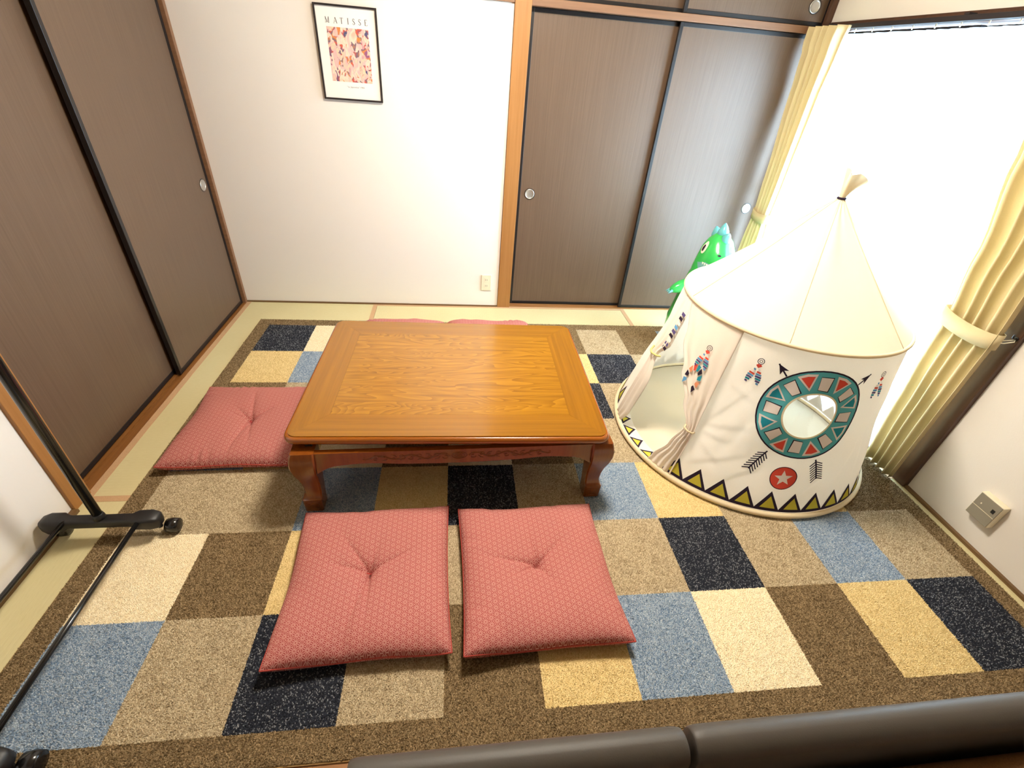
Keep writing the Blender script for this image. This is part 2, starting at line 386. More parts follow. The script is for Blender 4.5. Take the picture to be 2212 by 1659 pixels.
lace = drape('lace_curtain', [(0.03, (1.40, 3.03, 0.007, 0.0)), (1.742, (1.40, 3.03, 0.008, 0.0))], XR - 0.012, 19, M_LACE, None, lsp(0.03, 1.742, 12), 380, 3, 0.0, 0.0)
tag(lace, 'sheer white lace curtain glowing across the window', 'curtain')

# far curtain, tied, beside the closet doors
cu = empty('curtain', (0, 0, 0), 0, 'yellow curtain gathered in the corner beside the closet doors', 'curtain', 'yellow tied-back curtains')
drape('cloth', [(0.02, (2.86, 3.08, 0.026, -0.005)), (0.60, (2.875, 3.06, 0.020, 0)), (0.775, (2.895, 3.045, 0.016, 0)), (1.0, (2.885, 3.06, 0.018, 0)), (1.45, (2.865, 3.095, 0.022, -0.004)), (1.64, (2.83, 3.09, 0.026, -0.016)), (1.70, (2.82, 3.10, 0.028, -0.022)), (1.772, (2.81, 3.10, 0.028, -0.022))],
      XR - 0.078, 5, M_CURT, cu, lsp(0.02, 0.60, 8) + lsp(0.66, 1.55, 16) + lsp(1.58, 1.772, 9), 130, 11, 0.15)
def tieband(parent, yl, yr, x0, dep, z, tilt, wd):
    b = MB(); n = 40; rings = []
    for zz in (-wd/2, wd/2):
        ring = []
        for k in range(n):
            a = 2 * math.pi * k / n; c, s = math.cos(a), math.sin(a)
            c = math.copysign(abs(c) ** 0.6, c); s = math.copysign(abs(s) ** 0.6, s)
            yy = (yl + yr) / 2 + (yr - yl) / 2 * c
            ring.append((x0 + dep * s, yy, z + zz + tilt * (yy - (yl + yr) / 2) - 0.012 * (1 - c * c) * (1 if s < 0 else 0)))
        rings.append(ring)
    b.loft(rings, False, False); o = b.build('tieback', M_CURT, parent, True)
    md = o.modifiers.new('cloth', 'SOLIDIFY'); md.thickness = 0.003; md.offset = 1
    return o
tieband(cu, 2.880, 3.055, XR - 0.078, 0.030, 0.775, 0.05, 0.055)
# near curtain
cu2 = empty('curtain', (0, 0, 0), 0, 'yellow curtain tied back beside the dark window post', 'curtain', 'yellow tied-back curtains')
drape('cloth', [(0.022, (1.50, 1.330, 0.018, 0.006)), (0.35, (1.525, 1.325, 0.019, 0.003)), (0.62, (1.545, 1.320, 0.020, 0)), (0.765, (1.548, 1.318, 0.021, 0)), (1.0, (1.585, 1.330, 0.023, 0)), (1.35, (1.66, 1.335, 0.026, 0)), (1.64, (1.78, 1.335, 0.026, -0.006)), (1.772, (1.80, 1.335, 0.026, -0.008))],
      XR - 0.074, 4.6, M_CURT, cu2, lsp(0.022, 0.62, 9) + lsp(0.66, 1.60, 16) + lsp(1.63, 1.772, 5), 130, 5, 0.15)
tb = tieband(cu2, 1.556, 1.312, XR - 0.074, 0.026, 0.768, 0.05, 0.062)
MB().tube([(XR - 0.070, 1.312, 0.772), (XR - 0.045, 1.305, 0.778), (XR - 0.026, 1.302, 0.782), (XR - 0.034, 1.296, 0.776), (XR - 0.060, 1.306, 0.764), (XR - 0.074, 1.312, 0.764)], 0.0022, 6).build('tie_cord', M_PLATE, tb)
hk = MB(); hk.tube([(XR - 0.0225, 1.303, 0.785), (XR - 0.034, 1.303, 0.785), (XR - 0.042, 1.303, 0.790), (XR - 0.044, 1.303, 0.802)], 0.0035, 8); hk.lathe([(0.008, -0.0225), (0.008, -0.026), (0.0, -0.026)], (XR, 1.303, 0.785), 'X', 12)
tag(hk.build('curtain_hook', M_BLACK, None, True), 'small dark tieback hook screwed to the window post', 'hook')

# ------------------------------------------------------------------ ceiling lamp (above the frame)
lamp = empty('ceiling_lamp_offscreen', (0.42, 1.78, ZC), 0, 'round white ceiling lamp over the low table', 'lamp')
M_EMIT = bpy.data.materials.new('lamp_diffuser'); M_EMIT.use_nodes = True; nt = M_EMIT.node_tree; nt.nodes.clear()
o_ = nt.nodes.new('ShaderNodeOutputMaterial'); em = nt.nodes.new('ShaderNodeEmission'); em.inputs[0].default_value = LAMP_COL + (1,); em.inputs[1].default_value = LAMP_STRENGTH
nt.links.new(em.outputs[0], o_.inputs[0])
MB().lathe([(0.26, 0.0), (0.27, -0.02), (0.27, -0.045), (0.25, -0.05)], (0, 0, -0.001), 'Z', 48).build('lamp_body', M_PLATE, lamp)
MB().lathe([(0.25, -0.0512), (0.245, -0.075), (0.22, -0.092), (0.15, -0.102), (0.001, -0.106)], (0, 0, -0.001), 'Z', 48).build('diffuser_offscreen', M_EMIT, lamp, True)

# ------------------------------------------------------------------ wall outlets
ou = empty('wall_outlet', (0.234, YB - 0.0005, 0.186), 0, 'cream double socket low on the poster wall by the post', 'outlet')
MB().box(-0.035, 0.035, -0.008, 0, -0.058, 0.058).build('plate', M_PLATE, ou, False, 0.003)
for zz in (0.022, -0.022):
    s = MB().box(-0.014, 0.014, -0.0092, -0.008, zz - 0.015, zz + 0.015).build('socket', M_PLATE, ou, False, 0.0005)
    for xx in (-0.0055, 0.0055): MB().box(xx - 0.0012, xx + 0.0012, -0.0096, -0.0090, zz - 0.005, zz + 0.005).build('slot', M_SLOT, s)
og = empty('wall_outlet', (XR - 0.0005, 1.004, 0.186), 0, 'grey raised outlet box on the wall beside the curtain', 'outlet')
MB().box(-0.030, 0, -0.046, 0.046, -0.056, 0.056).build('box', M_PLATE, og, False, 0.003)
cv = MB().box(-0.0325, -0.0300, -0.043, 0.043, -0.053, 0.053).build('cover', M_PLATE_G, og, False, 0.001)
MB().box(-0.0335, -0.0325, -0.032, -0.020, 0.010, 0.026).build('jack', M_SLOT, cv)
MB().box(-0.0335, -0.0325, 0.018, 0.022, 0.012, 0.018).build('screw_cap', M_PLATE, cv)
MB().box(-0.0330, -0.0325, -0.043, 0.043, -0.0065, -0.0045).build('cover_seam', M_PLATE, cv)

# ------------------------------------------------------------------ framed poster
po_ = empty('framed_poster', (-0.5495, YB, 1.457), R(0.0), 'black-framed poster with white margins and a colourful abstract print', 'picture')
FW, FH = 0.1575, 0.209
M_FRAME = mat('frame_black', (38, 30, 30), 0.35)
for nm, q in (('frame_side', (-FW, -FW + 0.0085, -0.016, -0.001, -FH, FH)), ('frame_side', (FW - 0.0085, FW, -0.016, -0.001, -FH, FH)),
              ('frame_rail', (-FW + 0.0085, FW - 0.0085, -0.016, -0.001, FH - 0.0085, FH)), ('frame_rail', (-FW + 0.0085, FW - 0.0085, -0.016, -0.001, -FH, -FH + 0.0085))):
    MB().box(*q).build(nm, M_FRAME, po_, False, 0.001)
pap = MB().box(-FW + 0.0085, FW - 0.0085, -0.008, -0.002, -FH + 0.0085, FH - 0.0085).build('paper', mat('poster_paper', (246, 240, 232), 0.5), po_)
M_ART = mat('abstract_print', (230, 200, 180), 0.5); t = NT(M_ART)
v = t.coords((22, 1, 13)); n1 = t.n('ShaderNodeTexNoise', i_Scale=1.0, i_Detail=2.0, i_Distortion=1.2); t.l(v, n1.inputs['Vector'])
base = t.ramp(n1.outputs['Fac'], [(0.30, (226, 186, 160)), (0.42, (238, 216, 192)), (0.52, (224, 178, 176)), (0.62, (232, 206, 170)), (0.72, (206, 150, 160))])
v2 = t.coords((46, 1, 30), (0, R(35), 0)); n2 = t.n('ShaderNodeTexNoise', i_Scale=1.0, i_Detail=1.0, i_Distortion=0.9); t.l(v2, n2.inputs['Vector'])
dark = t.ramp(n2.outputs['Fac'], [(0.0, (255, 255, 255)), (0.56, (255, 255, 255)), (0.59, (0, 0, 0))])
n3 = t.n('ShaderNodeTexNoise', i_Scale=16.0, i_Detail=1.0); t.l(t.coords(), n3.inputs['Vector'])
inkc = t.ramp(n3.outputs['Fac'], [(0.34, (84, 84, 120)), (0.46, (222, 96, 62)), (0.54, (110, 100, 118)), (0.62, (232, 140, 60)), (0.72, (150, 90, 130))])
mxn = t.n('ShaderNodeMix', data_type='RGBA'); t.l(dark, mxn.inputs[0]); t.l(inkc, mxn.inputs[6]); t.l(base, mxn.inputs[7]); t.l(mxn.outputs[2], t.b.inputs['Base Color'])
MB().box(-0.103, 0.108, -0.0086, -0.0079, -0.122, 0.116).build('print', M_ART, pap)
# lettering: serif capitals M A T I S S E drawn as thin strokes
M_INK = mat('grey_ink', (96, 88, 92), 0.7)
def stroke(b, p, q, wd):
    p, q = Vector(p), Vector(q); d = (q - p).normalized(); n = Vector((-d.y, d.x)) * wd / 2
    k = len(b.v)
    for a in (p + n, p - n, q - n, q + n): b.v.append((a.x, -0.00865, a.y))
    b.f.append((k, k+1, k+2, k+3))
def letter(ch, x, z, h, name='letter', wscale=1.0):
    b = MB(); T, t2 = h * 0.14, h * 0.055
    def S(a, c, wd): stroke(b, (x + a[0] * h * wscale, z + a[1] * h), (x + c[0] * h * wscale, z + c[1] * h), wd)
    def serif(a, z0): S((a - 0.13, z0), (a + 0.13, z0), t2)
    if ch == 'M': S((0.05, 0), (0.05, 1), t2); S((0.05, 1), (0.42, 0), T); S((0.42, 0), (0.80, 1), t2); S((0.80, 0), (0.80, 1), T); serif(0.05, 0); serif(0.80, 0)
    elif ch == 'A': S((0.0, 0), (0.36, 1), t2); S((0.36, 1), (0.72, 0), T); S((0.13, 0.34), (0.58, 0.34), t2); serif(0, 0); serif(0.72, 0)
    elif ch == 'T': S((0.34, 0), (0.34, 1), T); S((0, 0.98), (0.68, 0.98), t2); S((0, 0.98), (0, 0.78), t2); S((0.68, 0.98), (0.68, 0.78), t2); serif(0.34, 0)
    elif ch == 'I': S((0.16, 0), (0.16, 1), T); serif(0.16, 0); serif(0.16, 1)
    elif ch == 'E': S((0.1, 0), (0.1, 1), T); S((0, 0.98), (0.56, 0.98), t2); S((0.1, 0.52), (0.42, 0.52), t2); S((0, 0.02), (0.60, 0.02), t2); S((0.56, 0.98), (0.56, 0.80), t2); S((0.60, 0.02), (0.60, 0.22), t2)
    elif ch == 'S':
        pts = [(0.50, 0.78), (0.44, 0.94), (0.28, 1.0), (0.10, 0.92), (0.06, 0.76), (0.16, 0.60), (0.36, 0.46), (0.50, 0.32), (0.50, 0.14), (0.34, 0.01), (0.16, 0.02), (0.04, 0.12), (0.02, 0.24)]
        for i in range(len(pts) - 1): S(pts[i], pts[i+1], T if 4 <= i <= 7 else t2 * 1.5)
    return b.build(name, M_INK, pap)
for ch, x in zip('MATISSE', (-0.104, -0.062, -0.030, 0.006, 0.032, 0.062, 0.093)): letter(ch, x, 0.132, 0.0245, wscale=0.85)
tc_ = bpy.data.curves.new('caption', 'FONT'); tc_.body = '"La Japonaise" 1905'; tc_.size = 0.0105; tc_.space_character = 1.1
tmp = bpy.data.objects.new('caption_tmp', tc_); COL.objects.link(tmp)
me = bpy.data.meshes.new_from_object(tmp.evaluated_get(bpy.context.evaluated_depsgraph_get())); bpy.data.objects.remove(tmp); me.materials.clear(); me.materials.append(M_INK)
cap = bpy.data.objects.new('caption', me); link(cap, pap); cap.rotation_euler = (R(90), 0, 0); cap.location = (-0.030, -0.00865, -0.148)

# ------------------------------------------------------------------ rug
PAL = dict(brown=((84, 66, 42), (170, 146, 110)), tan=((146, 126, 96), (220, 204, 172)), yellow=((204, 176, 118), (244, 222, 168)),
           cream=((232, 212, 172), (254, 242, 214)), blue=((96, 122, 150), (190, 199, 206)), black=((38, 40, 48), (142, 144, 148)))
def pile_mat(k):
    a, c = PAL[k]; m = mat('pile_' + k, a, 0.9, 0.15); t = NT(m)
    at = t.n('ShaderNodeAttribute', attribute_name='yarn')
    nz = t.n('ShaderNodeTexNoise', i_Scale=14.0, i_Detail=2.0); tc = t.n('ShaderNodeTexCoord'); t.l(tc.outputs['Object'], nz.inputs['Vector'])
    f = t.math('ADD', t.math('MULTIPLY', at.outputs['Fac'], 0.8), t.math('MULTIPLY', nz.outputs['Fac'], 0.28))
    mid = tuple((p + q) // 2 for p, q in zip(a, c)); hi = c
    if k == 'black': t.l(t.ramp(f, [(0.1, a), (0.72, tuple(int(x * 1.3) for x in a)), (0.9, c)]), t.b.inputs['Base Color'])
    else: t.l(t.ramp(f, [(0.10, a), (0.45, mid), (0.95, hi)]), t.b.inputs['Base Color'])
    return m
PM = {k: pile_mat(k) for k in PAL}
def pile_mesh(name, w_, d_, key, sp=0.0034, h0=0.0100):
    """base sheet plus thousands of small leaning yarn tufts"""
    nx, ny = max(1, int(w_ / sp)), max(1, int(d_ / sp)); gx, gy = np.meshgrid(np.arange(nx), np.arange(ny)); n = nx * ny
    cx = (gx.ravel() + 0.5 + rng.uniform(-.42, .42, n)) * (w_ / nx); cy = (gy.ravel() + 0.5 + rng.uniform(-.42, .42, n)) * (d_ / ny)
    r = sp * rng.uniform(0.55, 0.85, n); a0 = rng.uniform(0, 6.283, n); h = h0 + rng.uniform(-0.0025, 0.002, n)
    lx, ly = rng.normal(0, 0.0017, n), rng.normal(0, 0.0017, n)
    V = np.zeros((n, 4, 3), np.float32)
    for k in range(3):
        V[:, k, 0] = cx + r * np.cos(a0 + k * 2.0944); V[:, k, 1] = cy + r * np.sin(a0 + k * 2.0944); V[:, k, 2] = 0.0056
    V[:, 3, 0] = cx + lx; V[:, 3, 1] = cy + ly; V[:, 3, 2] = h
    V[:, :, 0] = np.clip(V[:, :, 0], -0.003, w_ + 0.003); V[:, :, 1] = np.clip(V[:, :, 1], -0.003, d_ + 0.003)
    base = np.array([[0, 0, .0057], [w_, 0, .0057], [w_, d_, .0057], [0, d_, .0057]], np.float32)
    verts = np.concatenate([V.reshape(-1, 3), base]); i = np.arange(n) * 4
    tri = np.stack([np.stack([i, i+1, i+3], 1), np.stack([i+1, i+2, i+3], 1), np.stack([i+2, i, i+3], 1)], 1).reshape(-1, 3)
    tri = np.concatenate([tri, np.array([[4*n, 4*n+1, 4*n+2], [4*n, 4*n+2, 4*n+3]])]).astype(np.int32)
    me = bpy.data.meshes.new(name); me.vertices.add(len(verts)); me.vertices.foreach_set('co', verts.ravel())
    me.loops.add(tri.size); me.loops.foreach_set('vertex_index', tri.ravel()); me.polygons.add(len(tri))
    me.polygons.foreach_set('loop_start', np.arange(0, tri.size, 3, dtype=np.int32)); me.update(calc_edges=True); me.validate()
    y = rng.random(n); av = np.concatenate([np.repeat(y, 4), np.full(4, 0.35)]).astype(np.float32)
    at = me.attributes.new('yarn', 'FLOAT', 'POINT'); at.data.foreach_set('value', av)
    me.materials.append(PM[key]); return me
SX, SY = 0.2860, 0.3204; RW, RD = 11 * SX, 7 * SY; BW = 0.075
rug = empty('rug', (-1.1708, 0.5306, 0.001), -0.0044, 'large patchwork rug of blue, cream, tan, black and brown squares', 'rug')
MB().box(-BW - 0.004, RW + BW + 0.004, -BW - 0.004, RD + BW + 0.004, 0.0, 0.0035).build('backing', mat('rug_backing', (150, 118, 72), 0.9), rug)
GRID = ['blue tan black tan brown yellow blue cream brown yellow black',
        'cream brown yellow blue tan cream tan black tan blue tan',
        'tan tan blue yellow black tan blue yellow tan yellow brown',
        'blue yellow cream brown cream brown tan tan brown black tan',
        'brown tan tan black tan yellow black tan cream brown blue',
        'yellow blue tan cream brown blue yellow black tan black cream',
        'black cream brown tan yellow black brown tan brown blue tan']
cache = {}
for r_, row in enumerate(GRID):
    for c_, k in enumerate(row.split()):
        if k not in cache: cache[k] = pile_mesh('pile_square_' + k, SX, SY, k)
        o = bpy.data.objects.new('pile_square', cache[k]); link(o, rug); o.location = (c_ * SX, r_ * SY, 0.0)
for (x0, y0, w_, d_) in ((-BW, -BW, RW + 2*BW, BW), (-BW, RD, RW + 2*BW, BW), (-BW, 0, BW, RD), (RW, 0, BW, RD)):
    o = bpy.data.objects.new('pile_border', pile_mesh('pile_border', w_, d_, 'brown')); link(o, rug); o.location = (x0, y0, 0.0)

# ------------------------------------------------------------------ low table
M_TTOP = grain('honey_wood_grain', (122, 76, 10), (154, 104, 16), 'X', 0.2, 60, 2.0, 0.5, 0.4, 0.02, 0.30, (178, 122, 24))
M_TBX = grain('honey_border_x', (134, 86, 12), (156, 104, 16), 'X', 0.22, 70, 1.6, 0.5, 0.5, 0.02)
M_TBY = grain('honey_border_y', (134, 86, 12), (156, 104, 16), 'Y', 0.22, 70, 1.6, 0.5, 0.5, 0.02)
M_TRIM = grain('table_edge', (138, 74, 14), (160, 88, 18), 'X', 0.2, 60, 1.6, 0.5, 0.6, 0.02)
M_TLEG = grain('red_brown_table_wood', (118, 60, 15), (134, 72, 20), 'Z', 0.25, 60, 2.0, 0.5, 0.5, 0.02)
def rrect(w_, d_, r, n=6):
    pts = []
    for (cx, cy, a0) in ((w_/2-r, d_/2-r, 0), (-w_/2+r, d_/2-r, 90), (-w_/2+r, -d_/2+r, 180), (w_/2-r, -d_/2+r, 270)):
        for k in range(n + 1):
            a = R(a0 + 90 * k / n); pts.append((cx + r*math.cos(a), cy + r*math.sin(a)))
    return pts
tb_ = empty('low_table', (0.006, 1.716, 0.0140), 0, 'glossy honey-coloured low table with carved apron and curved legs', 'table')
TW, TD, TZ = 1.192, 0.900, 0.352
rings = [[(x, y, TZ + z) for x, y in rrect(TW - 2*i, TD - 2*i, max(0.045 - i, 0.02))] for i, z in ((0.016, -0.034), (0.004, -0.030), (0.0, -0.022), (0.0, -0.014), (0.003, -0.007), (0.009, -0.003), (0.012, -0.0035), (0.014, -0.0035))]
top = smooth_angle(MB().loft(rings).build('table_top', M_TRIM, tb_), 50); top.rotation_euler = (0, 0, R(-1.1))
bi, bw = 0.014, 0.125
X2, Y2_, X1, Y1_ = TW/2 - bi, TD/2 - bi, TW/2 - bi - bw, TD/2 - bi - bw
def board(name, pts, m, cut=0.0):
    V = [(x, y, TZ - 0.0034) for x, y in pts] + [(x, y, TZ) for x, y in pts]; n = len(pts)
    F = [tuple(reversed(range(n))), tuple(range(n, 2*n))] + [(i, (i+1) % n, n + (i+1) % n, n + i) for i in range(n)]
    return mobj(name, V, F, m, top)
def corner(sx, sy):
    r = 0.034; cx, cy = X2 - r, Y2_ - r
    return [(sx * (cx + r*math.cos(R(a))), sy * (cy + r*math.sin(R(a)))) for a in (0, 15, 30, 45, 60, 75, 90)]
g = 0.0004
c_pp, c_mp, c_mm, c_pm = corner(1, 1), corner(-1, 1), corner(-1, -1), corner(1, -1)
board('border_board', [(-X1, -Y1_ - g)] + c_mm[3:] + c_pm[3:][::-1] + [(X1, -Y1_ - g)], M_TBX)
board('border_board', ([(-X1, Y1_ + g)] + c_mp[3:] + c_pp[3:][::-1] + [(X1, Y1_ + g)])[::-1], M_TBX)
board('border_board', ([(X1 + g, -Y1_)] + c_pm[:4][::-1] + c_pp[:4] + [(X1 + g, Y1_)]), M_TBY)
board('border_board', ([(-X1 - g, -Y1_)] + c_mm[:4][::-1] + c_mp[:4] + [(-X1 - g, Y1_)])[::-1], M_TBY)
board('centre_panel', [(-X1, -Y1_), (X1, -Y1_), (X1, Y1_), (-X1, Y1_)], M_TTOP)
# frame
def onframe(o):
    o.rotation_euler = (0, 0, R(1.5)); o.location = (0.006, -0.026, 0); return o
GW, GD, GZ = 0.596, 0.432, 0.302
prof = [(0.302, 0.004, 0.080), (0.290, 0.0, 0.084), (0.262, -0.006, 0.090), (0.236, -0.006, 0.088), (0.200, 0.0, 0.080), (0.165, 0.010, 0.070), (0.130, 0.016, 0.063), (0.100, 0.018, 0.060), (0.078, 0.016, 0.061), (0.068, 0.012, 0.064), (0.064, 0.006, 0.070), (0.003, 0.008, 0.068), (0.0, 0.010, 0.065)]
for sx in (-1, 1):
    for sy in (-1, 1):
        rings = []
        for (z, o_in, wd) in reversed(prof):
            xo, yo = sx * (GW - o_in), sy * (GD - o_in); xi, yi = xo - sx * wd, yo - sy * wd
            e = 0.005
            q = [(xo - sx*e, yo, z), (xi + sx*e, yo, z), (xi, yo - sy*e, z), (xi, yi + sy*e, z), (xi + sx*e, yi, z), (xo - sx*e, yi, z), (xo, yi + sy*e, z), (xo, yo - sy*e, z)]
            rings.append(q if sx * sy > 0 else q[::-1])
        lg = smooth_angle(MB().loft(rings).build('leg', M_TLEG, tb_), 35); onframe(lg)
        # square key-fret carved on the foot faces
        fb = MB(); fx, fy = sx * (GW - 0.0068), sy * (GD - 0.0068); wq = 0.068
        def fret(f):
            for k in range(3):
                i = 0.007 + k * 0.0085; lo, hi = 0.006 + k * 0.0085, 0.058 - k * 0.0085
                for (a, c) in (((i, hi), (wq - i, hi)), ((wq - i, hi), (wq - i, lo)), ((wq - i, lo), (i + 0.006, lo))): f(a, c)
        def ff(a, c): fb.tube([(fx - sx*a[0], fy + sy*0.0004, a[1]), (fx - sx*c[0], fy + sy*0.0004, c[1])], 0.0015, 5)
        def fs(a, c): fb.tube([(fx + sx*0.0004, fy - sy*a[0], a[1]), (fx + sx*0.0004, fy - sy*c[0], c[1])], 0.0015, 5)
        fret(ff); fret(fs); fb.build('foot_fret', M_TLEG, lg)
def apron(along, sgn):
    """wavy lower edge; runs between two legs"""
    L = (GW if along == 'x' else GD) - 0.082; n = 48; yo = (GD if along == 'x' else GW) - 0.010
    V = []; F = []
    for i in range(n + 1):
        u = -1 + 2 * i / n; a = abs(u)
        zb = 0.236 + 0.0 * a
        if a > 0.86: zb = 0.236 - 0.036 * ((a - 0.86) / 0.14) ** 1.6
        elif a > 0.45: zb = 0.236 + 0.008 * math.sin((a - 0.45) / 0.41 * math.pi)
        else: zb = 0.236 - 0.006 * math.cos(a / 0.45 * math.pi / 2)
        for (d, z) in ((0.0, zb), (0.0, GZ - 0.004), (0.022, GZ - 0.004), (0.022, zb)):
            p = (u * L, sgn * (yo - d), z)
            V.append(p if along == 'x' else (p[1], p[0], p[2]))
    for i in range(n):
        for j in range(4):
            k = (j + 1) % 4; q = (4*i+j, 4*i+k, 4*(i+1)+k, 4*(i+1)+j)
            F.append(q)
    F += [(0, 1, 2, 3), (4*n+3, 4*n+2, 4*n+1, 4*n)]
    o = onframe(mobj('apron', V, F, M_TLEG, tb_))
    bm = bmesh.new(); bm.from_mesh(o.data); bmesh.ops.recalc_face_normals(bm, faces=bm.faces); bm.to_mesh(o.data); bm.free()
    # carved scrollwork: raised vine with leaves
    sc = MB()
    def P(u, z): 
        p = (u, sgn * (yo + 0.0006), z); return p if along == 'x' else (p[1], p[0], p[2])
    span = L * 0.62; zc = 0.268
    for s in (-1, 1):
        pts = []
        for i in range(61):
            k = i / 60; u = s * (0.035 + k * (span - 0.035)); pts.append(P(u, zc + (0.012 - 0.004*k) * math.sin(k * 6.5 * math.pi / 1.3)))
        sc.tube(pts, 0.0028, 5)
        for i in range(9):
            k = (i + 0.5) / 9; u0 = s * (0.035 + k * (span - 0.035)); rr = 0.013 - 0.005 * k; d = 1 if i % 2 else -1
            sc.tube([P(u0 + s * rr * 0.9 * math.cos(a) * (1 - a / 11), zc + d * (0.005 + rr * 0.8 * math.sin(a) * (1 - a / 11))) for a in lsp(0.2, 5.2, 13)], 0.0018, 5)
            sc.tube([P(u0 - s * 0.012, zc - d * 0.002), P(u0 - s * 0.004, zc - d * 0.011), P(u0 + s * 0.008, zc - d * 0.014)], [0.001, 0.0026, 0.0008], 5)
        pts = [P(s * (span + 0.001 + 0.028 * math.sin(a / 2)), zc - 0.006 * math.sin(a)) for a in lsp(0, 4.4, 12)]; sc.tube(pts, 0.0018, 5)
    for rr in (0.006, 0.014, 0.022):
        sc.tube([P(rr * 1.3 * math.cos(a), zc + rr * 0.75 * math.sin(a)) for a in lsp(0, 2*math.pi, 19)], 0.0018, 5)
    sc.build('carving', M_TLEG, o, True)
for a in (('x', -1), ('x', 1), ('y', -1), ('y', 1)): apron(*a)
for sx in (-1, 1):
    for sy in (-1, 1):
        onframe(MB().tube([(sx * (GW - 0.09), sy * (GD - 0.21), 0.285), (sx * (GW - 0.21), sy * (GD - 0.09), 0.285)], 0.010, 4).build('corner_brace', M_TLEG, tb_))
        onframe(MB().box(sx*(GW-0.06) - 0.012, sx*(GW-0.06) + 0.012, sy*(GD-0.06) - 0.012, sy*(GD-0.06) + 0.012, GZ, TZ - 0.0335).build('top_pad', M_BLACK, tb_))

# ------------------------------------------------------------------ floor cushions
M_CUSH = mat('hemp_leaf_cloth', (188, 84, 74), 0.8, 0.2); t = NT(M_CUSH)
v = t.coords(); sx_ = t.n('ShaderNodeSeparateXYZ'); t.l(v, sx_.inputs[0]); px, py = sx_.outputs[0], sx_.outputs[1]
A_ = 0.0205; ds = []          # hemp-leaf lattice: triangle edges plus spokes from each corner to the centre
for i in range(3):
    ang = R(60 * i); per = A_ * math.sqrt(3) / 2
    q = t.math('ADD', t.math('MULTIPLY', px, math.cos(ang) / per), t.math('MULTIPLY', py, math.sin(ang) / per))
    ds.append(t.math('MULTIPLY', t.math('ABSOLUTE', t.math('SUBTRACT', t.math('FRACT', t.math('ADD', q, 0.5)), 0.5)), per))
lo, hi = t.math('MINIMUM', ds[0], ds[1]), t.math('MAXIMUM', ds[0], ds[1])
first = t.math('MINIMUM', lo, ds[2]); second = t.math('MAXIMUM', lo, t.math('MINIMUM', hi, ds[2]))
line = t.math('MAXIMUM', t.math('LESS_THAN', first, 0.00058), t.math('LESS_THAN', t.math('SUBTRACT', second, first), 0.0010))
line = t.math('MULTIPLY', line, t.math('GREATER_THAN', second, 0.0017))
mxn = t.n('ShaderNodeMix', data_type='RGBA'); t.l(line, mxn.inputs[0]); mxn.inputs[6].default_value = lin((160, 76, 74)); mxn.inputs[7].default_value = lin((216, 164, 152))
t.l(mxn.outputs[2], t.b.inputs['Base Color'])
M_CSEAM = mat('cushion_seam', (176, 66, 56), 0.8); M_CTUFT = mat('tuft_thread', (206, 60, 58), 0.7)
